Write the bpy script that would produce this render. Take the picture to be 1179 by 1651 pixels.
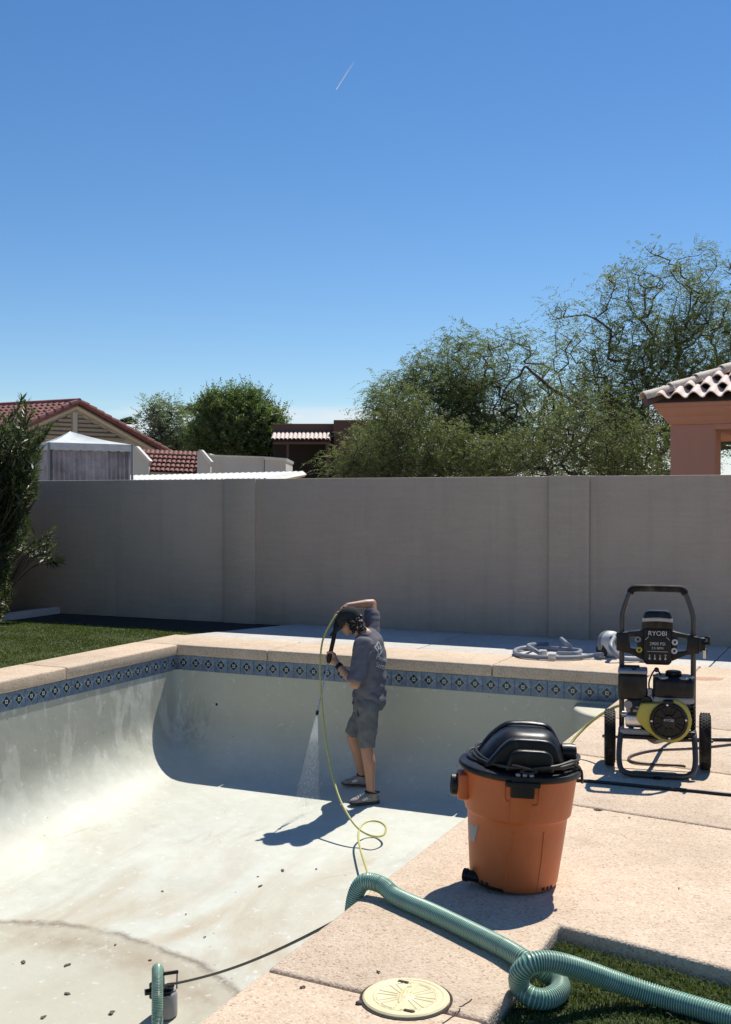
import bpy, bmesh, math, random
import numpy as np
from mathutils import Vector, Matrix, Euler, noise as mnoise
from mathutils.bvhtree import BVHTree
random.seed(7); rng = np.random.default_rng(7)
R = math.radians
scene = bpy.context.scene
for o in list(bpy.data.objects): bpy.data.objects.remove(o)
col = scene.collection

# ------------------------------------------------------------------ camera
FPX, CAMH = 1800.0, 1.5
PITCH = -math.atan(21.5/FPX)
cd = bpy.data.cameras.new('camera'); cam = bpy.data.objects.new('camera', cd); col.objects.link(cam)
cam.location = (0, 0, CAMH); cam.rotation_euler = (R(90)+PITCH, 0, 0)
cd.sensor_fit = 'HORIZONTAL'; cd.sensor_width = 36; cd.lens = 36*FPX/1179
cd.clip_start = 0.05; cd.clip_end = 30000
scene.camera = cam

# ------------------------------------------------------------------ sky and sun
SUN = Vector((0.335, 0.54, 1.0)).normalized()
w = bpy.data.worlds.new('World'); scene.world = w; w.use_nodes = True
nt = w.node_tree; nt.nodes.clear()
sky = nt.nodes.new('ShaderNodeTexSky'); sky.sky_type = 'NISHITA'; sky.sun_disc = False
sky.sun_elevation = math.asin(SUN.z); sky.sun_rotation = math.atan2(SUN.x, SUN.y)
sky.altitude = 400; sky.air_density = 1.0; sky.dust_density = 0.0; sky.ozone_density = 3.2
bg = nt.nodes.new('ShaderNodeBackground'); bg.inputs['Strength'].default_value = 0.098
ow = nt.nodes.new('ShaderNodeOutputWorld')
hs = nt.nodes.new('ShaderNodeHueSaturation'); hs.inputs['Saturation'].default_value = 1.22; hs.inputs['Hue'].default_value = 0.503
nt.links.new(sky.outputs[0], hs.inputs['Color'])
# thin bank of cloud low on the horizon, all the way round
tcw = nt.nodes.new('ShaderNodeTexCoord'); sxw = nt.nodes.new('ShaderNodeSeparateXYZ'); nt.links.new(tcw.outputs['Generated'], sxw.inputs[0])
mpw = nt.nodes.new('ShaderNodeMapping'); mpw.inputs['Scale'].default_value = (5, 5, 42); mpw.inputs['Location'].default_value = (1.3, 0.4, 0); nt.links.new(tcw.outputs['Generated'], mpw.inputs[0])
nzw = nt.nodes.new('ShaderNodeTexNoise'); nzw.inputs['Scale'].default_value = 1.6; nzw.inputs['Detail'].default_value = 6; nt.links.new(mpw.outputs[0], nzw.inputs['Vector'])
rw = nt.nodes.new('ShaderNodeValToRGB'); rw.color_ramp.elements[0].position = 0.36; rw.color_ramp.elements[1].position = 0.56; nt.links.new(nzw.outputs['Fac'], rw.inputs[0])
bw = nt.nodes.new('ShaderNodeValToRGB'); nt.links.new(sxw.outputs[2], bw.inputs[0])
for p_, c_ in ((0.0, 0.6), (0.055, 0.8), (0.076, 0.7), (0.084, 0.0)):
    e_ = bw.color_ramp.elements.new(p_); e_.color = (c_, c_, c_, 1)
bw.color_ramp.elements.remove(bw.color_ramp.elements[-1])
mw = nt.nodes.new('ShaderNodeMath'); mw.operation = 'MULTIPLY'; nt.links.new(rw.outputs[0], mw.inputs[0]); nt.links.new(bw.outputs[0], mw.inputs[1])
xw = nt.nodes.new('ShaderNodeMix'); xw.data_type = 'RGBA'; nt.links.new(mw.outputs[0], xw.inputs[0]); nt.links.new(hs.outputs[0], xw.inputs[6]); xw.inputs[7].default_value = (7.4, 7.7, 8.1, 1)
nt.links.new(xw.outputs[2], bg.inputs[0]); nt.links.new(bg.outputs[0], ow.inputs[0])
sl = bpy.data.lights.new('sun', 'SUN'); sl.energy = 4.9; sl.angle = R(0.53); sl.color = (1.0, 0.95, 0.85)
so = bpy.data.objects.new('sun', sl); col.objects.link(so)
so.rotation_euler = SUN.to_track_quat('Z', 'Y').to_euler(); so.location = (6, 8, 20)
vs = scene.view_settings
vs.view_transform = 'Standard'; vs.look = 'None'; vs.gamma = 1; vs.exposure = 0.2; vs.use_curve_mapping = False

# ------------------------------------------------------------------ frames and pixel measuring
def ray(x, y):
    a = (x-589.5)/FPX; b = (825.5-y)/FPX
    return Vector((a, math.cos(PITCH)-b*math.sin(PITCH), math.sin(PITCH)+b*math.cos(PITCH)))
def G(x, y, z=0.0):                       # measured point on the level z
    d = ray(x, y); t = (z-CAMH)/d.z
    return Vector((d.x*t, d.y*t, z))
def D(x, y, Y):                           # measured point at the distance Y
    d = ray(x, y); t = Y/d.y
    return Vector((d.x*t, Y, CAMH+d.z*t))
C0 = G(287, 1039)
TH = R(24.7)
PF = Matrix.Translation(C0) @ Matrix.Rotation(-TH, 4, 'Z')    # pool frame: local (u, -v, z)
def W(u, v, z=0.0): return PF @ Vector((u, -v, z))
def uv(P):
    q = PF.inverted() @ Vector(P); return q.x, -q.y
def uAt(px, v):                           # where a sight line crosses the line v = const
    s = (px-589.5)/FPX
    a, b = W(0, v), W(1, v); d = b-a
    t = (s*a.y-a.x)/(d.x-s*d.y); return t

# ------------------------------------------------------------------ materials
def new_mat(name):
    m = bpy.data.materials.new(name); m.use_nodes = True
    n = m.node_tree; b = n.nodes['Principled BSDF']
    return m, n, b
def N(nt, t, **kw):
    n = nt.nodes.new(t)
    for k, v in kw.items():
        if hasattr(n, k): setattr(n, k, v)
        else: n.inputs[k].default_value = v
    return n
def L(nt, a, b): nt.links.new(a, b)
def ramp(nt, fac, stops, interp='LINEAR'):
    r = nt.nodes.new('ShaderNodeValToRGB'); r.color_ramp.interpolation = interp
    el = r.color_ramp.elements
    while len(el) < len(stops): el.new(0.5)
    for e, (p, c) in zip(el, stops):
        e.position = p; e.color = (*c, 1) if len(c) == 3 else c
    L(nt, fac, r.inputs[0]); return r.outputs[0]
def mixc(nt, fac, a, b, mode='MIX'):
    m = nt.nodes.new('ShaderNodeMix'); m.data_type = 'RGBA'; m.blend_type = mode
    for i, s in ((0, fac), (6, a), (7, b)):
        if hasattr(s, 'is_output'): L(nt, s, m.inputs[i])
        else:
            m.inputs[i].default_value = s if i == 0 else ((*s, 1) if len(s) == 3 else s)
    return m.outputs[2]
def math_(nt, op, a, b=None, c=None, clamp=False):
    m = nt.nodes.new('ShaderNodeMath'); m.operation = op; m.use_clamp = clamp
    for i, s in enumerate((a, b, c)):
        if s is None: continue
        if hasattr(s, 'is_output'): L(nt, s, m.inputs[i])
        else: m.inputs[i].default_value = s
    return m.outputs[0]
def coords(nt, kind='Object', scale=(1, 1, 1), loc=(0, 0, 0)):
    t = nt.nodes.new('ShaderNodeTexCoord'); m = nt.nodes.new('ShaderNodeMapping')
    m.inputs['Scale'].default_value = scale; m.inputs['Location'].default_value = loc
    L(nt, t.outputs[kind], m.inputs[0]); return m.outputs[0]
def tex(nt, vec, scale, detail=4, rough=0.55, dist=0.0):
    n = nt.nodes.new('ShaderNodeTexNoise'); n.inputs['Scale'].default_value = scale
    n.inputs['Detail'].default_value = detail; n.inputs['Roughness'].default_value = rough
    n.inputs['Distortion'].default_value = dist
    L(nt, vec, n.inputs['Vector']); return n.outputs['Fac']
def bump(nt, b, h, strength, dist=0.01, prev=None):
    n = nt.nodes.new('ShaderNodeBump'); n.inputs['Strength'].default_value = strength
    n.inputs['Distance'].default_value = dist
    L(nt, h, n.inputs['Height'])
    if prev is not None: L(nt, prev, n.inputs['Normal'])
    L(nt, n.outputs[0], b.inputs['Normal']); return n.outputs[0]

def pm(name, c, rough=0.6, metal=0.0, var=0.12, scale=6.0, bmp=0.0, bscale=60.0, spec=None, c2=None, sub=0.0):
    """plain paint / plastic / metal with mottling, roughness variation and fine relief"""
    m, n, b = new_mat(name)
    v = coords(n)
    f = tex(n, v, scale, 6, 0.6)
    f2 = tex(n, v, scale*7, 4, 0.6)
    dark = tuple(x*(1-var*1.6) for x in c) if c2 is None else c2
    lite = tuple(min(1, x*(1+var)) for x in c)
    k = ramp(n, f, [(0.3, dark), (0.7, lite)])
    k = mixc(n, 0.35, k, ramp(n, f2, [(0.3, tuple(x*(1-var) for x in c)), (0.7, tuple(min(1, x*(1+var)) for x in c))]))
    L(n, k, b.inputs['Base Color'])
    L(n, math_(n, 'MULTIPLY_ADD', f2, 0.25, max(0.02, rough-0.12)), b.inputs['Roughness'])
    b.inputs['Metallic'].default_value = metal
    if spec is not None: b.inputs['Specular IOR Level'].default_value = spec
    if bmp: bump(n, b, tex(n, v, bscale, 5, 0.6), bmp, 0.004)
    return m

def aggregate(name, base, dark, lite, stain):
    """exposed aggregate concrete: pebbles in a pale matrix"""
    m, n, b = new_mat(name); v = coords(n)
    vo = N(n, 'ShaderNodeTexVoronoi'); vo.inputs['Scale'].default_value = 120; L(n, v, vo.inputs['Vector'])
    vo2 = N(n, 'ShaderNodeTexVoronoi'); vo2.inputs['Scale'].default_value = 130; L(n, v, vo2.inputs['Vector'])
    sep = N(n, 'ShaderNodeSeparateColor'); L(n, vo.outputs['Color'], sep.inputs[0])
    sep2 = N(n, 'ShaderNodeSeparateColor'); L(n, vo2.outputs['Color'], sep2.inputs[0])
    k = ramp(n, sep.outputs[0], [(0.0, dark), (0.18, base), (0.62, base), (0.8, lite), (1.0, stain)])
    k2 = ramp(n, sep2.outputs[1], [(0.0, (0.34, 0.27, 0.22)), (0.05, (0.50, 0.43, 0.38)), (0.09, (1, 1, 1)), (1, (1, 1, 1))])
    k = mixc(n, 0.55, k, k2, 'MULTIPLY')
    big = tex(n, v, 1.1, 5, 0.6); mid = tex(n, v, 7, 5, 0.65)
    k = mixc(n, 1.0, k, ramp(n, big, [(0.3, (0.86, 0.84, 0.82)), (0.65, (1.06, 1.05, 1.04))]), 'MULTIPLY')
    k = mixc(n, 1.0, k, ramp(n, mid, [(0.25, (0.9, 0.87, 0.84)), (0.6, (1.04, 1.04, 1.04))]), 'MULTIPLY')
    g = N(n, 'ShaderNodeGamma'); g.inputs[1].default_value = 1.0; L(n, k, g.inputs[0])
    L(n, g.outputs[0], b.inputs['Base Color']); b.inputs['Roughness'].default_value = 0.85
    h = math_(n, 'SUBTRACT', 1.0, vo.outputs['Distance'])
    bn = bump(n, b, h, 0.42, 0.005)
    bump(n, b, mid, 0.15, 0.01, bn)
    return m

def stucco(name, c, var=0.1, bm=0.35, sc=55):
    m, n, b = new_mat(name); v = coords(n)
    big = tex(n, v, 0.7, 6, 0.62); fine = tex(n, v, sc, 5, 0.65)
    drips = tex(n, coords(n, 'Object', (3.0, 3.0, 0.35)), 1.6, 5, 0.6)
    k = ramp(n, big, [(0.28, tuple(x*(1-var*1.5) for x in c)), (0.7, tuple(x*(1+var) for x in c))])
    k = mixc(n, 0.5, k, ramp(n, drips, [(0.35, tuple(x*(1-var*1.3) for x in c)), (0.65, c)]))
    L(n, k, b.inputs['Base Color']); b.inputs['Roughness'].default_value = 0.9
    b.inputs['Specular IOR Level'].default_value = 0.2
    bn = bump(n, b, fine, bm, 0.008)
    bump(n, b, tex(n, v, 6, 4, 0.6), 0.25, 0.02, bn)
    return m

def leafmat(name, c1, c2, trans=0.35, rough=0.5, spec=0.4):
    m, n, b = new_mat(name)
    gi = N(n, 'ShaderNodeNewGeometry'); v = coords(n)
    f = tex(n, v, 1.3, 3, 0.5)
    k = ramp(n, gi.outputs['Random Per Island'], [(0.0, c1), (1.0, c2)])
    k = mixc(n, 1.0, k, ramp(n, f, [(0.3, (0.75, 0.78, 0.7)), (0.7, (1.2, 1.15, 1.1))]), 'MULTIPLY')
    L(n, k, b.inputs['Base Color']); b.inputs['Roughness'].default_value = rough
    b.inputs['Specular IOR Level'].default_value = spec
    tr = N(n, 'ShaderNodeBsdfTranslucent'); L(n, mixc(n, 1.0, k, (1.0, 1.25, 0.6), 'MULTIPLY'), tr.inputs[0])
    mx = N(n, 'ShaderNodeMixShader'); mx.inputs[0].default_value = trans
    L(n, b.outputs[0], mx.inputs[1]); L(n, tr.outputs[0], mx.inputs[2])
    L(n, mx.outputs[0], n.nodes['Material Output'].inputs[0])
    return m

def plaster():
    """aged white pool plaster, object space is the pool frame (x = along the far wall, -y = towards the deep end)"""
    m, n, b = new_mat('pool plaster'); v = coords(n)
    sx = N(n, 'ShaderNodeSeparateXYZ'); L(n, v, sx.inputs[0])
    x, y, z = sx.outputs
    base = ramp(n, tex(n, v, 0.9, 6, 0.6), [(0.3, (0.54, 0.545, 0.475)), (0.7, (0.66, 0.665, 0.59))])
    mot = tex(n, v, 9, 6, 0.7)
    base = mixc(n, 1.0, base, ramp(n, mot, [(0.3, (0.93, 0.93, 0.9)), (0.65, (1.03, 1.03, 1.03))]), 'MULTIPLY')
    # mineral streaks that run down the walls
    st = tex(n, coords(n, 'Object', (2.6, 2.6, 0.8)), 1.35, 8, 0.62, 0.5)
    stm = ramp(n, st, [(0.44, (0, 0, 0)), (0.49, (1, 1, 1))])
    wall = math_(n, 'MULTIPLY', ramp(n, math_(n, 'ADD', z, 1.1), [(0.0, (0, 0, 0)), (0.35, (1, 1, 1))]), 0.9)
    leftw = math_(n, 'SUBTRACT', 1.0, math_(n, 'MULTIPLY', x, 1.6, clamp=True), clamp=True)
    wl = math_(n, 'MULTIPLY', math_(n, 'MULTIPLY', wall, leftw), stm)
    base = mixc(n, math_(n, 'MULTIPLY', wl, 0.75), base, (0.335, 0.345, 0.295))
    shadetint = math_(n, 'MULTIPLY', wall, math_(n, 'MULTIPLY_ADD', leftw, -0.45, 0.62))
    base = mixc(n, shadetint, base, (0.545, 0.475, 0.305))  # khaki in the colour warms the walls' blue shade, less at left
    # dirt streaks in the far left corner
    cor = math_(n, 'MULTIPLY', math_(n, 'SUBTRACT', 1.0, math_(n, 'MULTIPLY', math_(n, 'ABSOLUTE', math_(n, 'SUBTRACT', x, 0.2)), 2.8), clamp=True),
                math_(n, 'MULTIPLY_ADD', y, 1.6, 1.0, clamp=True))
    cz = math_(n, 'MULTIPLY', math_(n, 'SUBTRACT', 1.0, math_(n, 'MULTIPLY', math_(n, 'ABSOLUTE', math_(n, 'ADD', z, 0.78)), 3.2), clamp=True), 1.0)
    cst = ramp(n, tex(n, coords(n, 'Object', (14, 14, 1.2)), 1.2, 6, 0.65), [(0.46, (0, 0, 0)), (0.62, (1, 1, 1))])
    base = mixc(n, math_(n, 'MULTIPLY', math_(n, 'MULTIPLY', cor, cz), math_(n, 'MULTIPLY', cst, 0.75)), base, (0.20, 0.17, 0.12))
    # tan wash and brown trails on the floor
    fl = ramp(n, math_(n, 'ADD', z, 2.0), [(0.55, (1, 1, 1)), (0.85, (0, 0, 0))])
    tr = tex(n, coords(n, 'Object', (1.5, 0.55, 1)), 1.0, 7, 0.6, 0.8)
    trm = math_(n, 'MULTIPLY', fl, ramp(n, tr, [(0.47, (0, 0, 0)), (0.66, (1, 1, 1))]))
    base = mixc(n, math_(n, 'MULTIPLY', trm, 0.8), base, (0.46, 0.38, 0.265))
    thin = tex(n, coords(n, 'Object', (1.0, 0.5, 1), (3, 1, 0)), 1.7, 4, 0.5, 1.2)
    thm = math_(n, 'SUBTRACT', 1.0, math_(n, 'MULTIPLY', math_(n, 'ABSOLUTE', math_(n, 'SUBTRACT', thin, 0.5)), 26.0), clamp=True)
    thm = math_(n, 'MULTIPLY', math_(n, 'MULTIPLY', thm, fl), ramp(n, tex(n, v, 1.1, 3), [(0.5, (0, 0, 0)), (0.68, (1, 1, 1))]))
    base = mixc(n, math_(n, 'MULTIPLY', thm, 0.55), base, (0.33, 0.25, 0.165))
    # arc of dried dirt round the deep end
    dx = math_(n, 'SUBTRACT', x, 1.72); dy = math_(n, 'ADD', y, 5.98)
    rr = math_(n, 'SQRT', math_(n, 'ADD', math_(n, 'MULTIPLY', dx, dx), math_(n, 'MULTIPLY', dy, dy)))
    rr = math_(n, 'ADD', rr, math_(n, 'MULTIPLY_ADD', tex(n, v, 3.0, 6, 0.65), 0.22, -0.11))
    inside = math_(n, 'MULTIPLY_ADD', rr, -22.0, 22.0*2.55, clamp=True)
    base = mixc(n, math_(n, 'MULTIPLY', inside, 0.75), base, (0.50, 0.48, 0.385))
    rim = math_(n, 'SUBTRACT', 1.0, math_(n, 'MULTIPLY', math_(n, 'ABSOLUTE', math_(n, 'SUBTRACT', rr, 2.53)), 21.0), clamp=True)
    rimn = ramp(n, tex(n, v, 6.5, 6, 0.7), [(0.30, (0.15, 0.15, 0.15)), (0.52, (1, 1, 1))])
    base = mixc(n, math_(n, 'MULTIPLY', math_(n, 'MULTIPLY', rim, rimn), 0.85), base, (0.17, 0.135, 0.10))
    halo = math_(n, 'SUBTRACT', 1.0, math_(n, 'MULTIPLY', math_(n, 'ABSOLUTE', math_(n, 'SUBTRACT', rr, 2.36)), 3.2), clamp=True)
    hn = math_(n, 'MULTIPLY', inside, ramp(n, tex(n, v, 1.5, 6, 0.65), [(0.36, (0, 0, 0)), (0.56, (1, 1, 1))]))
    base = mixc(n, math_(n, 'MULTIPLY', math_(n, 'MULTIPLY', halo, hn), 0.8), base, (0.34, 0.27, 0.185))
    # flecks
    vo = N(n, 'ShaderNodeTexVoronoi'); vo.inputs['Scale'].default_value = 9; L(n, v, vo.inputs['Vector'])
    fk = math_(n, 'MULTIPLY', math_(n, 'LESS_THAN', vo.outputs['Distance'], 0.085), math_(n, 'GREATER_THAN', tex(n, v, 2.2, 2), 0.56))
    base = mixc(n, math_(n, 'MULTIPLY', fk, 0.6), base, (0.24, 0.21, 0.17))
    wf = ramp(n, tex(n, v, 13, 6, 0.7), [(0.60, (0, 0, 0)), (0.66, (1, 1, 1))])
    base = mixc(n, math_(n, 'MULTIPLY', wf, 0.35), base, (0.82, 0.83, 0.79))
    L(n, base, b.inputs['Base Color'])
    b.inputs['Roughness'].default_value = 0.62
    bn = bump(n, b, tex(n, v, 2.2, 5, 0.55), 0.32, 0.03)
    bump(n, b, tex(n, v, 40, 5, 0.65), 0.18, 0.004, bn)
    return m

def tilemat():
    """glazed decorative waterline tile, pattern in the tile's own Generated space (x across, z up)"""
    m, n, b = new_mat('glazed waterline tile')
    t = N(n, 'ShaderNodeTexCoord'); sx = N(n, 'ShaderNodeSeparateXYZ'); L(n, t.outputs['Generated'], sx.inputs[0])
    oi = N(n, 'ShaderNodeObjectInfo')
    ax = math_(n, 'ABSOLUTE', math_(n, 'SUBTRACT', sx.outputs[0], 0.5))
    zz = math_(n, 'SUBTRACT', sx.outputs[2], 0.52); az = math_(n, 'ABSOLUTE', zz)
    man = math_(n, 'ADD', ax, az)
    av = N(n, 'ShaderNodeVectorMath'); av.operation = 'ADD'
    L(n, t.outputs['Object'], av.inputs[0])
    cmb = N(n, 'ShaderNodeCombineXYZ'); L(n, math_(n, 'MULTIPLY', oi.outputs['Random'], 37.0), cmb.inputs[0]); L(n, cmb.outputs[0], av.inputs[1])
    f = tex(n, av.outputs[0], 26, 6, 0.7)
    base = ramp(n, f, [(0.3, (0.085, 0.13, 0.19)), (0.5, (0.17, 0.23, 0.295)), (0.72, (0.32, 0.37, 0.40))])
    low = math_(n, 'MULTIPLY', math_(n, 'LESS_THAN', zz, 0.0), 0.55)
    base = mixc(n, low, base, (0.075, 0.125, 0.225))
    upp = math_(n, 'MULTIPLY', math_(n, 'GREATER_THAN', sx.outputs[2], 0.86), 0.75)
    base = mixc(n, upp, base, ramp(n, tex(n, av.outputs[0], 60, 5, 0.7), [(0.35, (0.10, 0.13, 0.17)), (0.65, (0.30, 0.36, 0.40))]))
    line = math_(n, 'LESS_THAN', math_(n, 'ABSOLUTE', math_(n, 'SUBTRACT', man, 0.36)), 0.022)
    cross = math_(n, 'MULTIPLY', math_(n, 'LESS_THAN', math_(n, 'MINIMUM', ax, az), 0.014), math_(n, 'GREATER_THAN', man, 0.36))
    base = mixc(n, math_(n, 'MULTIPLY', math_(n, 'MAXIMUM', line, cross), 0.6), base, (0.42, 0.47, 0.48))
    dia = math_(n, 'LESS_THAN', man, 0.33)
    base = mixc(n, dia, base, (0.012, 0.018, 0.022))
    gap = math_(n, 'MULTIPLY', math_(n, 'MULTIPLY', dia, math_(n, 'LESS_THAN', math_(n, 'ABSOLUTE', math_(n, 'SUBTRACT', ax, az)), 0.022)), math_(n, 'GREATER_THAN', man, 0.12))
    base = mixc(n, math_(n, 'MULTIPLY', gap, 0.55), base, (0.20, 0.28, 0.33))
    ring = math_(n, 'LESS_THAN', math_(n, 'ABSOLUTE', math_(n, 'SUBTRACT', math_(n, 'MAXIMUM', ax, az), 0.075)), 0.028)
    base = mixc(n, ring, base, (0.46, 0.50, 0.40))
    L(n, base, b.inputs['Base Color']); b.inputs['Roughness'].default_value = 0.3
    bump(n, b, f, 0.12, 0.003)
    return m

M = {}
M['deck'] = aggregate('exposed aggregate', (0.61, 0.485, 0.36), (0.51, 0.37, 0.255), (0.68, 0.575, 0.45), (0.57, 0.42, 0.30))
M['walk'] = aggregate('grey concrete', (0.60, 0.575, 0.535), (0.53, 0.50, 0.46), (0.66, 0.64, 0.60), (0.56, 0.53, 0.49))
M['plaster'] = plaster(); M['tile'] = tilemat()
M['grout'] = pm('grout', (0.42, 0.45, 0.46), 0.9)
def wallstucco():
    m, n, b = new_mat('trowelled grey beige stucco'); v = coords(n); c = (0.465, 0.385, 0.312)
    sx = N(n, 'ShaderNodeSeparateXYZ'); L(n, v, sx.inputs[0])
    tr = tex(n, coords(n, 'Object', (1.1, 1.1, 9.0)), 2.2, 7, 0.68, 0.6); fine = tex(n, coords(n, 'Object', (1, 1, 2.2)), 42, 5, 0.7)
    k = ramp(n, tex(n, v, 0.55, 6, 0.62), [(0.3, tuple(x*0.87 for x in c)), (0.7, tuple(x*1.08 for x in c))])
    k = mixc(n, 1.0, k, ramp(n, tr, [(0.3, (0.945, 0.945, 0.945)), (0.7, (1.04, 1.04, 1.035))]), 'MULTIPLY')
    k = mixc(n, 1.0, k, ramp(n, fine, [(0.3, (0.92, 0.92, 0.92)), (0.7, (1.06, 1.06, 1.06))]), 'MULTIPLY')
    drip = ramp(n, tex(n, coords(n, 'Object', (5.0, 5.0, 0.22)), 1.5, 6, 0.62), [(0.52, (0, 0, 0)), (0.72, (1, 1, 1))])
    k = mixc(n, math_(n, 'MULTIPLY', drip, 0.20), k, (0.24, 0.21, 0.185))
    dirt = math_(n, 'MULTIPLY', math_(n, 'MULTIPLY_ADD', sx.outputs[2], -2.6, 0.85, clamp=True), ramp(n, tex(n, v, 3.0, 6, 0.7), [(0.35, (0, 0, 0)), (0.65, (1, 1, 1))]))
    k = mixc(n, math_(n, 'MULTIPLY', dirt, 0.4), k, (0.20, 0.17, 0.145))
    L(n, k, b.inputs['Base Color']); b.inputs['Roughness'].default_value = 0.92; b.inputs['Specular IOR Level'].default_value = 0.2
    bn = bump(n, b, tr, 0.35, 0.012); bump(n, b, fine, 0.4, 0.006, bn); return m
M['wall'] = wallstucco()
M['cream'] = stucco('cream stucco', (0.66, 0.56, 0.42), 0.05)
M['creamdark'] = stucco('grey cream stucco', (0.62, 0.585, 0.51), 0.05)
M['pink'] = stucco('terracotta pink stucco', (0.50, 0.255, 0.175), 0.06, 0.5, 30)
M['brown'] = stucco('dark brown stucco', (0.115, 0.070, 0.055), 0.06)
M['white'] = pm('white paint', (0.70, 0.69, 0.67), 0.55)
M['offwhite'] = pm('cream white paint', (0.74, 0.71, 0.64), 0.6)
M['dirt'] = pm('desert soil', (0.33, 0.26, 0.19), 0.95, var=0.25, scale=0.6, bmp=0.5, bscale=30)
M['darkground'] = pm('dark bed ground', (0.030, 0.024, 0.019), 0.95, var=0.3, scale=8, bmp=0.8, bscale=60)
M['kerb'] = pm('pale pink kerb concrete', (0.60, 0.50, 0.45), 0.85, bmp=0.3)
M['turfbase'] = pm('turf backing', (0.062, 0.078, 0.028), 0.95, var=0.4, scale=9, bmp=0.8, bscale=120)
M['grassL'] = leafmat('green turf blades', (0.095, 0.122, 0.034), (0.165, 0.185, 0.060), 0.3, 0.6, 0.2)
M['grassR'] = leafmat('dark lawn blades', (0.060, 0.090, 0.025), (0.140, 0.160, 0.058), 0.3, 0.6, 0.2)
M['redtile'] = pm('red clay roof tile', (0.255, 0.098, 0.080), 0.75, var=0.35, scale=2.2, bmp=0.2)
M['pinktile'] = pm('pale pink roof tile', (0.74, 0.60, 0.52), 0.75, var=0.22, scale=5.5, bmp=0.3)
M['ridgetile'] = pm('weathered tan ridge tile', (0.66, 0.56, 0.44), 0.8, var=0.22, scale=7.0, bmp=0.4)
M['mortar'] = pm('dark mortar', (0.12, 0.085, 0.075), 0.95)
M['ventshade'] = pm('brown vent gap shade', (0.20, 0.155, 0.11), 0.9)  # dark sheet colour standing in for the shade between the louvre slats
M['louvre'] = pm('beige louvre', (0.46, 0.375, 0.265), 0.7)
M['tentwhite'] = pm('white canopy fabric', (0.56, 0.60, 0.60), 0.7)
M['mesh'] = pm('grey mesh curtain', (0.36, 0.345, 0.365), 0.8, var=0.35, scale=4)
M['nearblack'] = pm('very dark brown', (0.03, 0.022, 0.018), 0.9)  # near-black brown shared by slots, cracks, lid collar and the wall below the awning
M['bark'] = pm('tree bark', (0.085, 0.068, 0.055), 0.9, var=0.35, scale=9, bmp=0.5)
M['palmbark'] = pm('palm bark', (0.16, 0.13, 0.10), 0.9, var=0.3)
M['mesquite'] = leafmat('feathery grey green leaves', (0.135, 0.155, 0.075), (0.285, 0.295, 0.145), 0.48)
M['mesquite2'] = leafmat('olive green leaves', (0.110, 0.124, 0.062), (0.235, 0.240, 0.122), 0.45)
M['acacia'] = leafmat('deep green leaves', (0.095, 0.135, 0.055), (0.22, 0.26, 0.11), 0.45)
M['sparse'] = leafmat('pale grey green leaves', (0.19, 0.22, 0.165), (0.32, 0.36, 0.26), 0.4)
M['palm'] = leafmat('dull palm leaves', (0.050, 0.058, 0.030), (0.11, 0.12, 0.06), 0.2)
M['oleander'] = leafmat('glossy oleander leaves', (0.048, 0.070, 0.028), (0.14, 0.165, 0.065), 0.28, 0.36, 0.5)
M['blackp'] = pm('black plastic', (0.0085, 0.008, 0.008), 0.36, var=0.25, bmp=0.06, bscale=400, spec=0.3)
M['blackm'] = pm('satin black metal', (0.014, 0.012, 0.011), 0.45, spec=0.3)
M['rubber'] = pm('black rubber', (0.014, 0.013, 0.012), 0.7, var=0.3, spec=0.25)
M['steel'] = pm('dark grey steel tube', (0.080, 0.074, 0.072), 0.36, metal=0.45, spec=0.5)
M['chrome'] = pm('bright metal', (0.62, 0.62, 0.62), 0.28, metal=0.95)
M['greyp'] = pm('mid grey plastic', (0.24, 0.245, 0.26), 0.4)
M['lite'] = pm('light grey plastic', (0.60, 0.60, 0.58), 0.5)
M['yellow'] = pm('lime yellow paint', (0.46, 0.40, 0.055), 0.38, var=0.06)
M['print'] = pm('pale print', (0.52, 0.52, 0.50), 0.6)
M['orange'] = pm('orange plastic', (0.52, 0.122, 0.028), 0.45, var=0.09, scale=4, bmp=0.04, bscale=200)
def dusty(m, amt, sc):
    n = m.node_tree; b = n.nodes['Principled BSDF']; src = b.inputs['Base Color'].links[0].from_socket; v = coords(n)
    d = ramp(n, tex(n, coords(n, 'Object', (1, 1, .45)), sc, 8, .7, .6), [(0.50, (0, 0, 0)), (0.75, (1, 1, 1))])
    sp = ramp(n, tex(n, v, sc*9, 4, .7), [(0.66, (0, 0, 0)), (0.72, (1, 1, 1))])
    f = math_(n, 'MULTIPLY', math_(n, 'MAXIMUM', d, math_(n, 'MULTIPLY', sp, .8)), amt)
    L(n, mixc(n, f, src, (0.42, 0.36, 0.29)), b.inputs['Base Color'])
dusty(M['orange'], .12, 7); dusty(M['blackp'], .10, 9); dusty(M['rubber'], .2, 9); dusty(M['yellow'], .2, 12)
M['hoserib'] = pm('pale green hose rib', (0.42, 0.56, 0.48), 0.3, var=0.15, scale=3)
M['hosegrv'] = pm('green hose wall', (0.10, 0.255, 0.185), 0.35, var=0.2, scale=3)
M['yhose'] = pm('yellow rubber hose', (0.52, 0.49, 0.15), 0.45)
M['ghose'] = pm('bluish grey hose', (0.205, 0.235, 0.29), 0.5)
M['cord'] = pm('black cable sheath', (0.018, 0.017, 0.018), 0.5)
M['bhose'] = pm('dark maroon garden hose', (0.075, 0.048, 0.045), 0.5)
M['lidcream'] = pm('aged cream plastic', (0.74, 0.64, 0.385), 0.5, var=0.10, scale=14)
M['skin'] = pm('tanned skin', (0.43, 0.225, 0.140), 0.48, var=0.1, scale=9, bmp=0.05, bscale=200)
M['shirt'] = pm('slate grey cotton', (0.140, 0.138, 0.160), 0.9, var=0.14, scale=9, bmp=0.2, bscale=70, spec=0.15)
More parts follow.
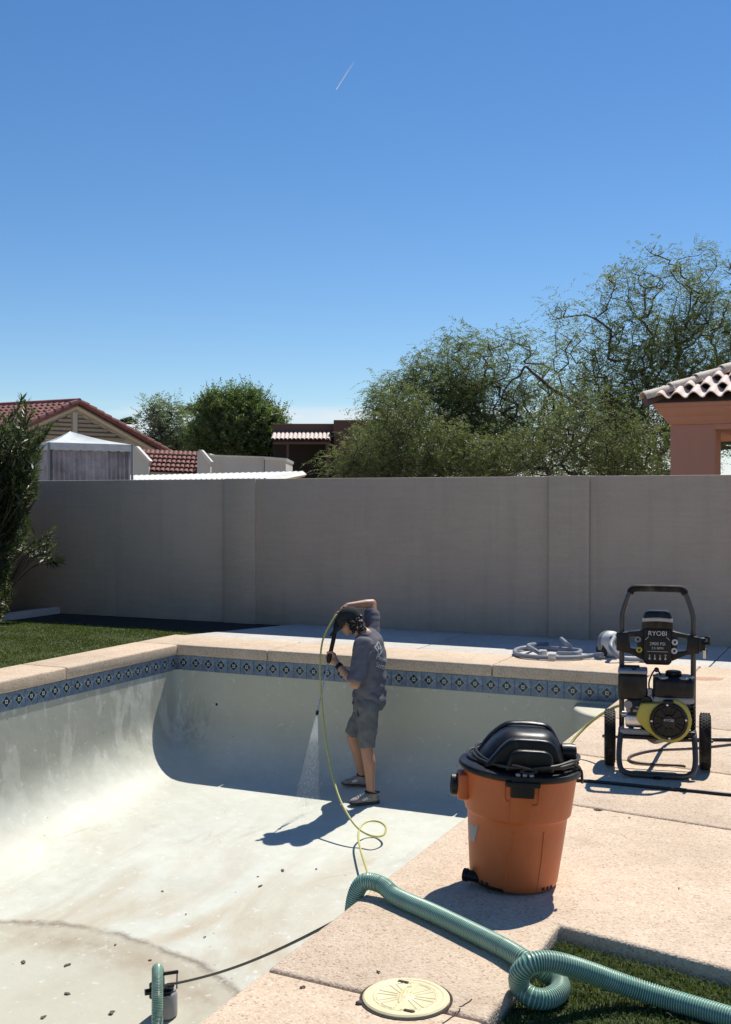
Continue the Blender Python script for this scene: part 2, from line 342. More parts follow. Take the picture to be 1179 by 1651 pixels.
M['shorts'] = pm('grey twill', (0.155, 0.158, 0.156), 0.9, var=0.14, scale=10, bmp=0.2, bscale=90, spec=0.15)
M['cap'] = pm('charcoal green cap cloth', (0.026, 0.031, 0.029), 0.85, var=0.15, spec=0.2)
M['hair'] = pm('dark brown hair', (0.030, 0.020, 0.014), 0.5, var=0.5, scale=40, bmp=0.5, bscale=90)
M['shoe'] = pm('grey mesh shoe', (0.27, 0.245, 0.225), 0.8, var=0.35, scale=22, bmp=0.3)
M['sole'] = pm('dark shoe sole', (0.055, 0.05, 0.047), 0.8)
M['deadleaf'] = pm('dead brown leaf', (0.12, 0.085, 0.055), 0.8, var=0.4, scale=30)
M['straw'] = pm('dry straw', (0.48, 0.40, 0.24), 0.8)

dusty(M['hosegrv'], .28, 3.5); dusty(M['hoserib'], .25, 3.5)
# ------------------------------------------------------------------ building helpers
def wmat(o):
    m = o.matrix_basis.copy()
    while o.parent: o = o.parent; m = o.matrix_basis @ m
    return m
def catmull(pts, n=8, closed=False):
    P = [Vector(p) for p in pts]; out = []
    k = len(P); rngk = range(k if closed else k-1)
    for i in rngk:
        if closed: a, b, c, d = P[i-1], P[i], P[(i+1) % k], P[(i+2) % k]
        else: a, b, c, d = P[max(i-1, 0)], P[i], P[i+1], P[min(i+2, k-1)]
        for j in range(n):
            t = j/n
            out.append(0.5*((2*b)+(c-a)*t+(2*a-5*b+4*c-d)*t*t+(3*b-a-3*c+d)*t**3))
    if not closed: out.append(P[-1])
    return out
def resample(pts, step):
    P = [Vector(p) for p in pts]; out = [P[0]]; acc = 0.0
    for a, b in zip(P, P[1:]):
        l = (b-a).length
        while acc+l >= step:
            t = (step-acc)/l; a = a.lerp(b, t); out.append(a.copy()); l = (b-a).length; acc = 0.0
        acc += l
    return out
class MB:
    def __init__(s, M=None): s.v = []; s.f = []; s.mi = []; s.M = M or Matrix.Identity(4); s.cur = 0
    def add(s, vs, fs, Mx=None):
        T = s.M if Mx is None else s.M @ Mx
        o = len(s.v)
        s.v += [T @ Vector(v) for v in vs]
        s.f += [tuple(i+o for i in f) for f in fs]; s.mi += [s.cur]*len(fs)
        return s
    def box(s, c, size, rot=(0, 0, 0), bev=0.0, seg=2):
        T = Matrix.Translation(c) @ Euler(rot).to_matrix().to_4x4()
        bm = bmesh.new(); bmesh.ops.create_cube(bm, size=1)
        for v in bm.verts: v.co = Vector((v.co.x*size[0], v.co.y*size[1], v.co.z*size[2]))
        if bev: bmesh.ops.bevel(bm, geom=list(bm.edges), offset=min(bev, min(size)*0.45), segments=seg, affect='EDGES', profile=0.5)
        s._bm(bm, T); return s
    def _bm(s, bm, T):
        bm.verts.index_update()
        s.add([v.co.copy() for v in bm.verts], [[v.index for v in f.verts] for f in bm.faces], T); bm.free()
    def prism(s, poly, z0, z1, T=None, bev=0.0, seg=2):
        """polygon in local xy extruded along local z"""
        bm = bmesh.new(); vs = [bm.verts.new((p[0], p[1], z0)) for p in poly]
        f = bm.faces.new(vs); r = bmesh.ops.extrude_face_region(bm, geom=[f])
        for e in r['geom']:
            if isinstance(e, bmesh.types.BMVert): e.co.z = z1
        bmesh.ops.recalc_face_normals(bm, faces=bm.faces)
        if bev: bmesh.ops.bevel(bm, geom=list(bm.edges), offset=bev, segments=seg, affect='EDGES', profile=0.5)
        s._bm(bm, T or Matrix.Identity(4)); return s
    def tube(s, pts, r, n=8, closed=False, caps=True, flat=1.0):
        P = [Vector(p) for p in pts]; k = len(P)
        rr = r if isinstance(r, (list, tuple)) else [r]*k
        t0 = (P[1]-P[0]).normalized()
        up = Vector((0, 0, 1)) if abs(t0.z) < 0.9 else Vector((1, 0, 0))
        nrm = (up-t0*up.dot(t0)).normalized(); vs = []; fs = []
        for i in range(k):
            if closed: t = (P[(i+1) % k]-P[i-1])
            else: t = P[min(i+1, k-1)]-P[max(i-1, 0)]
            t = t.normalized() if t.length > 1e-9 else t0
            nrm = (nrm-t*nrm.dot(t)); nrm = nrm.normalized() if nrm.length > 1e-6 else t.orthogonal().normalized()
            bn = t.cross(nrm)
            for j in range(n):
                a = 2*math.pi*j/n
                vs.append(P[i]+(nrm*math.cos(a)*flat+bn*math.sin(a))*rr[i])
        for i in range(k if closed else k-1):
            i2 = (i+1) % k
            for j in range(n):
                fs.append((i*n+j, i*n+(j+1) % n, i2*n+(j+1) % n, i2*n+j))
        if caps and not closed:
            fs.append(tuple(range(n))[::-1]); fs.append(tuple((k-1)*n+j for j in range(n)))
        s.add(vs, fs); return s
    def lathe(s, prof, n=24, T=None, caps=True):
        vs = []; fs = []; k = len(prof)
        for r, z in prof:
            for j in range(n):
                a = 2*math.pi*j/n; vs.append((r*math.cos(a), r*math.sin(a), z))
        for i in range(k-1):
            for j in range(n): fs.append((i*n+j, i*n+(j+1) % n, (i+1)*n+(j+1) % n, (i+1)*n+j))
        if caps: fs.append(tuple(range(n))[::-1]); fs.append(tuple((k-1)*n+j for j in range(n)))
        s.add(vs, fs, T); return s
    def ball(s, c, r, n=12, m=8, rot=None):
        rx, ry, rz = (r, r, r) if not isinstance(r, (tuple, list)) else r
        T = Matrix.Translation(c)
        if rot is not None: T = T @ (rot if isinstance(rot, Matrix) else Euler(rot).to_matrix().to_4x4())
        vs = [(0, 0, -rz)]; fs = []
        for i in range(1, m):
            a = -math.pi/2+math.pi*i/m
            for j in range(n):
                b = 2*math.pi*j/n; vs.append((rx*math.cos(a)*math.cos(b), ry*math.cos(a)*math.sin(b), rz*math.sin(a)))
        vs.append((0, 0, rz)); e = len(vs)-1
        for j in range(n): fs.append((0, 1+(j+1) % n, 1+j)); fs.append((e, e-n+j, e-n+(j+1) % n))
        for i in range(m-2):
            for j in range(n):
                fs.append((1+i*n+j, 1+i*n+(j+1) % n, 1+(i+1)*n+(j+1) % n, 1+(i+1)*n+j))
        s.add(vs, fs, T); return s
    def limb(s, chain, n=14):
        """tapered limb through (point, radius) joints"""
        for (p, r) in chain: s.ball(p, r*0.995, n, 10)
        for (p, r), (q, t) in zip(chain, chain[1:]): s.tube([p, q], [r, t], n)
        return s
    def loft(s, rings, caps=True):
        n = len(rings[0]); vs = [p for r in rings for p in r]; fs = []
        for i in range(len(rings)-1):
            for j in range(n): fs.append((i*n+j, i*n+(j+1) % n, (i+1)*n+(j+1) % n, (i+1)*n+j))
        if caps: fs.append(tuple(range(n))[::-1]); fs.append(tuple((len(rings)-1)*n+j for j in range(n)))
        s.add(vs, fs); return s
    def build(s, name, mat, parent=None, smooth=35, at=None, frame=None):
        me = bpy.data.meshes.new(name)
        if frame is not None: base = frame
        elif parent is not None: base = wmat(parent)
        else:
            V = s.v; lo = min(v.z for v in V)
            c = at or Vector((sum(v.x for v in V)/len(V), sum(v.y for v in V)/len(V), lo)); base = Matrix.Translation(c)
        inv = base.inverted()
        me.from_pydata([inv @ v for v in s.v], [], s.f)
        for m in (mat if isinstance(mat, (list, tuple)) else [mat]): me.materials.append(m)
        if any(s.mi): me.polygons.foreach_set('material_index', s.mi)
        me.update()
        bm = bmesh.new(); bm.from_mesh(me); bmesh.ops.recalc_face_normals(bm, faces=bm.faces); bm.to_mesh(me); bm.free()
        if smooth:
            me.polygons.foreach_set('use_smooth', [True]*len(me.polygons)); me.set_sharp_from_angle(angle=R(smooth))
        o = bpy.data.objects.new(name, me); col.objects.link(o)
        if parent is not None: o.parent = parent
        else: o.matrix_basis = base
        return o
def tag(o, label=None, cat=None, group=None, kind=None):
    for k, v in (('label', label), ('category', cat), ('group', group), ('kind', kind)):
        if v: o[k] = v
    return o
def thing(name, label, cat, M=None, group=None):
    o = bpy.data.objects.new(name, None); col.objects.link(o); o.empty_display_size = 0.2
    o.matrix_basis = M if M is not None else Matrix.Identity(4)
    return tag(o, label, cat, group)
def struct(o): o['kind'] = 'structure'; return o
def fr(loc, rz=0.0): return Matrix.Translation(loc) @ Matrix.Rotation(rz, 4, 'Z')
def evaluated(o):
    dg = bpy.context.evaluated_depsgraph_get()
    return bpy.data.meshes.new_from_object(o.evaluated_get(dg))
def text_mesh(txt, size):
    c = bpy.data.curves.new('lettering', 'FONT'); c.body = txt; c.size = size; c.align_x = 'CENTER'; c.align_y = 'CENTER'; c.extrude = 0.0006
    o = bpy.data.objects.new('lettering', c); col.objects.link(o)
    me = evaluated(o); bpy.data.objects.remove(o); bpy.data.curves.remove(c)
    return me
def put_text(txt, size, T, mat, parent, name='lettering'):
    me = text_mesh(txt, size); b = wmat(parent).inverted() @ T
    me.transform(b); me.materials.clear(); me.materials.append(mat)
    o = bpy.data.objects.new(name, me); col.objects.link(o); o.parent = parent; return o
def remesh(mb, name, mat, voxel, smooth_it=4, parent=None, frame=None, disp=None):
    o = mb.build('raw', mat, None, 0, frame=Matrix.Identity(4))
    r = o.modifiers.new('r', 'REMESH'); r.mode = 'VOXEL'; r.voxel_size = voxel; r.use_smooth_shade = True
    if smooth_it:
        s = o.modifiers.new('s', 'SMOOTH'); s.factor = 0.5; s.iterations = smooth_it
    me = evaluated(o); bpy.data.objects.remove(o)
    if disp: disp(me)
    base = frame if frame is not None else (wmat(parent) if parent else Matrix.Identity(4))
    me.transform(base.inverted()); me.materials.clear(); me.materials.append(mat); me.name = name
    me.polygons.foreach_set('use_smooth', [True]*len(me.polygons))
    q = bpy.data.objects.new(name, me); col.objects.link(q)
    if parent: q.parent = parent
    else: q.matrix_basis = base
    return q
def np_mesh(name, verts, quads, mat, parent=None, frame=None, tri=False):
    """large face clouds (foliage, grass) from numpy arrays in world space"""
    base = frame if frame is not None else wmat(parent)
    inv = np.array(base.inverted()); verts = verts @ inv[:3, :3].T + inv[:3, 3]
    k = quads.shape[1]; me = bpy.data.meshes.new(name)
    me.vertices.add(len(verts)); me.vertices.foreach_set('co', verts.astype(np.float32).ravel())
    me.loops.add(quads.size); me.loops.foreach_set('vertex_index', quads.astype(np.int32).ravel())
    me.polygons.add(len(quads)); me.polygons.foreach_set('loop_start', np.arange(0, quads.size, k, dtype=np.int32))
    me.update(calc_edges=True); me.materials.append(mat)
    o = bpy.data.objects.new(name, me); col.objects.link(o)
    if parent: o.parent = parent
    else: o.matrix_basis = base
    return o
def instance(src, T, parent=None):
    o = src.copy(); col.objects.link(o); o.parent = parent; o.matrix_basis = T; return o

# ================================================================== GROUND AND POOL
PU0, PU1, PV1 = 0.0, 4.78, 11.2
def depth(v): return 1.12+0.10*max(0.0, min(v, 8.5))
def floor_z(P):
    u, v = uv(P); return -depth(v)
def F(px, py):                                   # measured point on the sloping pool floor
    P = G(px, py, -1.3)
    for _ in range(12): P = G(px, py, floor_z(P))
    return P
# ground sheet with the pool's hole
mb = MB()
hole = [W(-0.2, -0.2, -0.13), W(PU1+0.2, -0.2, -0.13), W(PU1+0.2, PV1+0.2, -0.13), W(-0.2, PV1+0.2, -0.13)]
far = [(-6000, 9000), (6000, 9000), (6000, -3000), (-6000, -3000)]
mb.add([*hole, *[Vector((x, y, -0.13)) for x, y in far]], [(0, 1, 5, 4), (1, 2, 6, 5), (2, 3, 7, 6), (3, 0, 4, 7)])
struct(mb.build('ground', M['dirt'], frame=Matrix.Identity(4), smooth=0))

# basin: vertical wall, cove, sloping floor, built as rings
def ring(ins, fn):
    r = 0.10+0.55*min(ins, 1.2); u0, u1, v0, v1 = PU0-0.02+ins, PU1+0.02-ins, -0.02+ins, PV1-ins
    r = min(r, (u1-u0)/2*0.98, (v1-v0)/2*0.98); pts = []
    def corner(cu, cv, a0):
        for j in range(7):
            a = a0+math.pi/2*j/6; pts.append((cu+r*math.cos(a), cv+r*math.sin(a)))
    def side(a, b, k):
        for j in range(1, k): t = j/k; pts.append((a[0]+(b[0]-a[0])*t, a[1]+(b[1]-a[1])*t))
    corner(u0+r, v0+r, math.pi); side((u0+r, v0), (u1-r, v0), 24)
    corner(u1-r, v0+r, 1.5*math.pi); side((u1, v0+r), (u1, v1-r), 48)
    corner(u1-r, v1-r, 0); side((u1-r, v1), (u0+r, v1), 24)
    corner(u0+r, v1-r, math.pi/2); side((u0, v1-r), (u0, v0+r), 48)
    return [W(u, v, fn(v)) for u, v in pts]
rc = 0.56; rings = []
for t in (0.0, 0.25, 0.5, 0.75, 1.0):
    rings.append(ring(0.001+0.02*t, lambda v, t=t: -0.255+(-(depth(v)-rc)+0.255)*t))
for k in range(1, 13):
    a = math.pi/2*k/12
    rings.append(ring(0.021+rc*(1-math.cos(a)), lambda v, a=a: -depth(v)+rc*(1-math.sin(a))))
for ins in (0.9, 1.3, 1.7, 2.0, 2.25, 2.36):
    rings.append(ring(ins, lambda v: -depth(v)))
mb = MB(); mb.loft(rings, caps=False); n = len(rings[0]); mb.f.append(tuple((len(rings)-1)*n+j for j in range(n))); mb.mi.append(0)
basin = struct(mb.build('pool_basin', M['plaster'], frame=PF, smooth=60))
# bond beam behind the tiles (grout ring)
mb = MB(PF)
TZ = -0.187
mb.box((-0.035, -PV1/2, TZ), (0.03, PV1+0.06, 0.155)); mb.box((PU1+0.035, -PV1/2, TZ), (0.03, PV1+0.06, 0.155))
mb.box((PU1/2, 0.035, TZ), (PU1+0.02, 0.03, 0.155)); mb.box((PU1/2, -PV1-0.015, TZ), (PU1+0.02, 0.03, 0.155))
mb.build('grout_band', M['grout'], basin, smooth=0)
# waterline tiles, one object each
mb = MB(); mb.box((0, 0, 0), (0.1495, 0.012, 0.1495), bev=0.004, seg=2)
t0 = mb.build('tile', M['tile'], basin, smooth=40, frame=Matrix.Identity(4)); first = True
def put_tile(u, v, rz):
    global first
    T = Matrix.Translation((u, -v, TZ+random.uniform(-.0008, .0008))) @ Matrix.Rotation(rz+random.uniform(-.006, .006), 4, 'Z')
    if first: t0.matrix_basis = T; first = False
    else: instance(t0, T, basin)
k = round((PU1+0.04)/0.153); pit = (PU1+0.03)/k
t0.data.transform(Matrix.Diagonal((pit/0.153, 1, 1, 1)))
for i in range(k): put_tile(-0.015+pit*(i+0.5), -0.017, 0)
kv = int(PV1/pit)
for i in range(kv): put_tile(-0.017, -0.005+pit*(i+0.5), R(90))
for i in range(kv): put_tile(PU1+0.017, -0.005+pit*(i+0.5), R(-90))
for i in range(k): put_tile(-0.015+pit*(i+0.5), PV1-0.004, R(180))
# corner step and return fitting
mb = MB(PF); arc = [(PU1+0.02, 0.02)]+[(PU1+0.02-0.66*math.cos(a), 0.02-0.66*math.sin(a)) for a in [math.pi/2*j/14 for j in range(15)]]
mb.prism(arc, -1.12, -0.285, bev=0.03, seg=3)
mb.build('pool_step', M['plaster'], basin, smooth=40)
P = D(349, 1135, W(uAt(349, 0), 0).y); u_, v_ = uv(P)
mb = MB(PF @ Matrix.Translation((u_, 0.012, P.z)) @ Matrix.Rotation(R(90), 4, 'X'))
mb.lathe([(0.028, -0.002), (0.030, 0.006), (0.02, 0.01), (0.014, 0.006)], 16)
rf = mb.build('return_fitting', M['offwhite'], basin)
mb = MB(PF @ Matrix.Translation((u_+0.004, 0.0, P.z-0.004)) @ Matrix.Rotation(R(90), 4, 'X')); mb.lathe([(0.014, -0.002), (0.014, 0.004)], 12)
mb.build('return_opening', M['blackp'], rf)
P = F(140, 1672); mb = MB(Matrix.Translation(P)); mb.lathe([(0.13, -0.005), (0.13, 0.012), (0.115, 0.02), (0.05, 0.026)], 24)
mb.build('drain_cover', M['offwhite'], basin)

# coping slabs
def slab(poly, name='coping_slab', z=0.0, th=0.11, mat='deck', bev=0.018, par=None):
    mb = MB(PF); mb.prism([(u, -v) for u, v in poly], z-th, z, bev=bev, seg=3)
    return mb.build(name, M[mat], par, frame=None if par else PF, smooth=50)
g = 0.005
for a, b in ((-0.0, 1.73), (1.73, 4.2), (4.2, 6.7), (6.7, 9.2), (9.2, PV1)):
    a2 = a+g if a > 0 else 0.006
    slab([(-0.52, a2), (0.0, a2), (0.0, b-g), (-0.52, b-g)], par=basin)
for a, b in ((-0.52, 1.05), (1.05, 3.38), (3.38, 5.1)):
    slab([(a+g, -0.70), (b-g, -0.70), (b-g, 0.0), (a+g, 0.0)], par=basin)
# deck slabs
deckroot = slab([(PU1, 0.01), (PU1, 1.95-g), (9.5, 2.6-g), (9.5, -0.70), (5.1+g, -0.70), (5.1+g, 0.01)], 'pool_deck'); struct(deckroot)
slab([(PU1, 1.95+g), (PU1, 3.12-g), (9.5, 3.85-g), (9.5, 2.6+g)], 'deck_slab', par=deckroot)
slab([(PU1, 3.12+g), (PU1, 4.17-g), (9.5, 4.84-g), (9.5, 3.85+g)], 'deck_slab', par=deckroot)
slab([(PU1, 4.17+g), (PU1, 6.53-g), (5.53, 6.575-g), (5.53, 5.77), (9.5, 6.65), (9.5, 4.84+g)], 'deck_slab', par=deckroot)
slab([(PU1, 6.53+g), (PU1, 9.6-g), (5.53, 9.6-g), (5.53, 6.575+g)], 'deck_slab', par=deckroot)
slab([(PU1, 9.6+g), (PU1, PV1+0.6), (5.53, PV1+0.6), (5.53, 9.6+g)], 'deck_slab', par=deckroot)
# grey concrete walk under the wall
walk = struct(slab([(-0.40, -0.706), (0.2, -2.2), (2.35, -2.2), (2.35, -0.706)], 'concrete_walk', -0.004, 0.1, 'walk', 0.004))
slab([(2.362, -0.706), (2.362, -2.2), (5.17, -2.2), (5.17, -0.706)], 'walk_slab', -0.004, 0.1, 'walk', 0.004, walk)
slab([(5.185, -0.706), (5.185, -2.2), (11, -2.2), (11, -0.706)], 'walk_slab', -0.004, 0.1, 'walk', 0.004, walk)
# lawns
def flat(name, poly, z, mat):
    mb = MB(PF); mb.prism([(u, -v) for u, v in poly], z-0.05, z); return struct(mb.build(name, mat, frame=PF, smooth=0))
flat('turf', [(-3.36, -1.25), (-0.2, -1.25), (-0.42, -0.72), (-0.53, -0.70), (-0.53, 9), (-3.36, 9)], -0.028, M['turfbase'])
flat('lawn', [(5.54, 5.80), (10.5, 6.85), (10.5, 14), (5.54, 14)], -0.06, M['turfbase'])
flat('planter_bed', [(-4.3, -2.2), (0.18, -2.2), (-0.2, -1.255), (-3.36, -1.255), (-3.37, 9), (-4.3, 9)], -0.03, M['darkground'])  # side planter bed plus a strip of very dark ground along the back wall

def blades(name, poly_uv, count, z, hmin, hmax, wd, mat, lean=0.6):
    poly = np.array(poly_uv); lo = poly.min(0); hi = poly.max(0)
    P = rng.uniform(lo, hi, (count*3, 2)); ins = np.zeros(len(P), bool); j = len(poly)-1
    for i in range(len(poly)):
        c = ((poly[i, 1] > P[:, 1]) != (poly[j, 1] > P[:, 1])) & (P[:, 0] < (poly[j, 0]-poly[i, 0])*(P[:, 1]-poly[i, 1])/(poly[j, 1]-poly[i, 1]+1e-12)+poly[i, 0])
        ins ^= c; j = i
    P = P[ins][:count]; k = len(P)
    pm_ = np.array(PF); base = np.stack([P[:, 0], -P[:, 1], np.full(k, z)], 1) @ pm_[:3, :3].T + pm_[:3, 3]
    clump = np.array([0.65+0.7*mnoise.noise(Vector((p[0]*3.1, p[1]*3.1, 0.3))) for p in P])
    h = rng.uniform(hmin, hmax, k)*np.clip(clump+0.35, 0.5, 1.5)
    a = rng.uniform(0, 2*np.pi, k); d = np.stack([np.cos(a), np.sin(a), np.zeros(k)], 1)
    s = np.stack([-np.sin(a), np.cos(a), np.zeros(k)], 1)*wd*rng.uniform(0.6, 1.3, k)[:, None]
    ln = rng.uniform(0, lean, k)
    up = np.array([0, 0, 1.0])
    mid = base+up*(h*0.6)[:, None]+d*(h*ln*0.35)[:, None]
    tip = base+up*(h*(1-0.35*ln))[:, None]+d*(h*ln*1.1)[:, None]
    V = np.stack([base-s, base+s, mid+s*0.8, mid-s*0.8, tip], 1).reshape(-1, 3)
    b = np.arange(k)[:, None]*5
    T = np.concatenate([b+np.array([[0, 1, 2]]), b+np.array([[0, 2, 3]]), b+np.array([[3, 2, 4]])], 0)
    o = np_mesh(name, V, T, mat, frame=Matrix.Translation(Vector(base.mean(0))))
    o['kind'] = 'stuff'; return o
tag(blades('turf_grass', [(-3.36, -1.22), (-0.23, -1.22), (-0.44, -0.74), (-0.54, -0.70), (-0.54, 4.2), (-3.36, 4.2)], 80000, -0.03, 0.009, 0.020, 0.0045, M['grassL']),
    'short green turf beside the left coping of the pool', 'turf')
tag(blades('lawn_grass', [(5.54, 5.80), (7.2, 6.18), (7.2, 8.2), (5.54, 8.2)], 90000, -0.062, 0.014, 0.034, 0.0020, M['grassR'], 0.9),
    'dark green lawn in the corner below the deck edge', 'grass')

# ================================================================== BOUNDARY WALL
WH = 1.742
wl = thing('boundary_wall', 'long grey beige stucco wall with two flat pilasters behind the pool', 'wall', PF @ Matrix.Translation((3.5, 2.3, 0)))
pa0, pa1 = uAt(364, -2.2), uAt(413, -2.2); pb0, pb1 = uAt(886.5, -2.2), uAt(951, -2.2)
def wallpart(name, u0, u1, v0, th, ztop=WH, z0=-0.15, mat='wall'):
    mb = MB(PF); mb.box(((u0+u1)/2, -v0+th/2, (z0+ztop)/2), (u1-u0, th, ztop-z0), bev=0.008, seg=2); return mb.build(name, M[mat], wl)
wallpart('wall_panel', -4.4, pa0, -2.2, 0.18); wallpart('wall_panel', pa1, pb0, -2.2, 0.18); wallpart('wall_panel', pb1, 14, -2.2, 0.18)
wallpart('pilaster', pa0-0.003, pa1+0.003, -2.165, 0.25, WH+0.004); wallpart('pilaster', pb0-0.003, pb1+0.003, -2.165, 0.25, WH+0.004)
sw = thing('side_wall', 'stucco wall at the left yard edge, mostly hidden by the oleander', 'wall', PF @ Matrix.Translation((-4.4, -3, 0)))
mb = MB(PF); mb.box((-4.48, -3.4, 0.8), (0.16, 11.1, 1.9), bev=0.008); mb.build('wall_panel', M['wall'], sw)
mb = MB(PF)
kp = [(-3.50, 9), (-3.36, 9), (-3.36, -2.19), (-3.50, -2.19)]
mb.prism([(u, -v) for u, v in kp], -0.12, 0.055, bev=0.012); tag(mb.build('planter_kerb', M['kerb']), 'pale concrete planter kerb at the left edge of the turf', 'kerb')

# ================================================================== HOUSES BEYOND THE WALL
def corrug_roof(mb, origin, along, down, n_along, n_down, pitch, step, amp, lift):
    """rows of barrel tiles joined into one mesh: origin top corner, along the ridge, down the slope"""
    al = along.normalized(); dn = down.normalized(); nr = al.cross(dn); nr = nr if nr.z > 0 else -nr
    seg = 6
    for r in range(n_down):
        vs = []; fs = []; k = n_along*seg+1
        for e, (dd, li) in enumerate(((r*step-0.03, 0.0), ((r+1)*step, lift), ((r+1)*step, lift-amp*0.6))):
            for j in range(k):
                ph = 2*math.pi*j/seg; h = amp*(0.5+0.5*math.cos(ph))
                vs.append(origin+al*(j*pitch/seg)+dn*dd+nr*((h if e < 2 else h*0.7)+li))
        for j in range(k-1):
            fs.append((j, j+1, k+j+1, k+j)); fs.append((k+j, k+j+1, 2*k+j+1, 2*k+j))
        mb.add(vs, fs)
def red_house():
    Y0 = 42.0; A = D(119, 650, Y0); A.y = Y0
    gd = Vector((0.75, 0.66, 0)).normalized(); rd = Vector((-0.66, 0.75, 0)); rd = Vector((-0.88, 0.47, 0)).normalized()
    root = thing('tiled_house', 'cream house with red clay tile gable roof behind the grey canopy', 'house', Matrix.Translation((A.x, A.y, -0.1)))
    s = 0.46; Hh = 5.0
    def gp(t, dz=0): return A+gd*t+Vector((0, 0, -abs(t)*s+dz))
    mb = MB(); o = -rd*0.0
    pts = [gp(-Hh, -0.15), gp(0, -0.15), gp(Hh, -0.15), A+gd*Hh+Vector((0, 0, -A.z-0.1)), A-gd*Hh+Vector((0, 0, -A.z-0.1))]
    back = [p+rd*9 for p in pts]
    mb.add(pts+back, [(0, 1, 2, 3, 4), (9, 8, 7, 6, 5), (0, 5, 6, 1), (1, 6, 7, 2), (2, 7, 8, 3), (4, 9, 5, 0)])
    mb.build('wall', M['cream'], root, smooth=0)
    # roof: slope facing the camera, slope behind
    mb = MB(); dn = (gp(-1)-A).normalized()
    corrug_roof(mb, A-rd*0.25+Vector((0, 0, 0.02)), rd, dn, 34, 17, 0.29, 0.33, 0.075, 0.05)
    rf = mb.build('roof', M['redtile'], root, smooth=60)
    mb = MB(); dn2 = (gp(1)-A).normalized()
    corrug_roof(mb, A-rd*0.25+Vector((0, 0, 0.02)), rd, dn2, 34, 17, 0.29, 0.33, 0.075, 0.05)
    mb.build('roof', M['redtile'], root, smooth=60)
    f = -rd*0.27
    for sgn in (-1, 1):
        mb = MB(); 
        for k in range(17):
            a = gp(sgn*k*0.31)+f+Vector((0, 0, 0.05)); b = gp(sgn*(k*0.31+0.36))+f+Vector((0, 0, 0.08)); mb.tube([a, b], [0.10, 0.12], 8)
        mb.build('rake_tiles', M['redtile'], rf)
        mb = MB(); a, b = gp(0, -0.14)-rd*0.13, gp(sgn*Hh, -0.14)-rd*0.13
        mb.tube([a, b], 0.09, 4); mb.build('fascia', M['cream'], root)
    mb = MB()
    for k in range(30): a = A+rd*(k*0.33-0.3)+Vector((0, 0, 0.06)); mb.tube([a, a+rd*0.36+Vector((0, 0, 0.02))], [0.12, 0.10], 8)
    mb.build('ridge_tiles', M['redtile'], rf)
    for sgn in (-1, 1):
        bk = [gp(sgn*0.13, -0.36)-rd*0.005, gp(sgn*0.13, -0.30)+Vector((0, 0, -1.15+sgn*0))-rd*0.005, gp(sgn*2.2, -0.30)-rd*0.005]
        bk[1].z = bk[2].z; mb = MB(); mb.add(bk+[p+rd*0.004 for p in bk], [(0, 1, 2), (3, 5, 4), (0, 3, 4, 1), (1, 4, 5, 2), (2, 5, 3, 0)]); mb.build('vent_backing', M['ventshade'], root, smooth=0)
        for k in range(6):                         # louvred gable vent
            z = -0.50-0.16*k
            hw = max(0.12, (-z-0.30)/s-0.12); a = A+gd*(sgn*0.13)+Vector((0, 0, z)); b = A+gd*(sgn*hw)+Vector((0, 0, z))
            if hw < 0.25: continue
            c = (a+b)/2-rd*0.045; mb = MB(Matrix.Translation(c) @ Matrix.Rotation(math.atan2(gd.y, gd.x), 4, 'Z'))
            mb.box((0, 0, 0), ((b-a).length, 0.05, 0.11), rot=(R(35), 0, 0)); mb.build('vent_slat', M['louvre'], root)
    mb = MB(Matrix.Translation(A+Vector((0, 0, -0.9))-rd*0.04) @ Matrix.Rotation(math.atan2(gd.y, gd.x), 4, 'Z')); mb.box((0, 0, 0), (0.2, 0.07, 1.1)); mb.build('vent_post', M['cream'], root)
red_house()

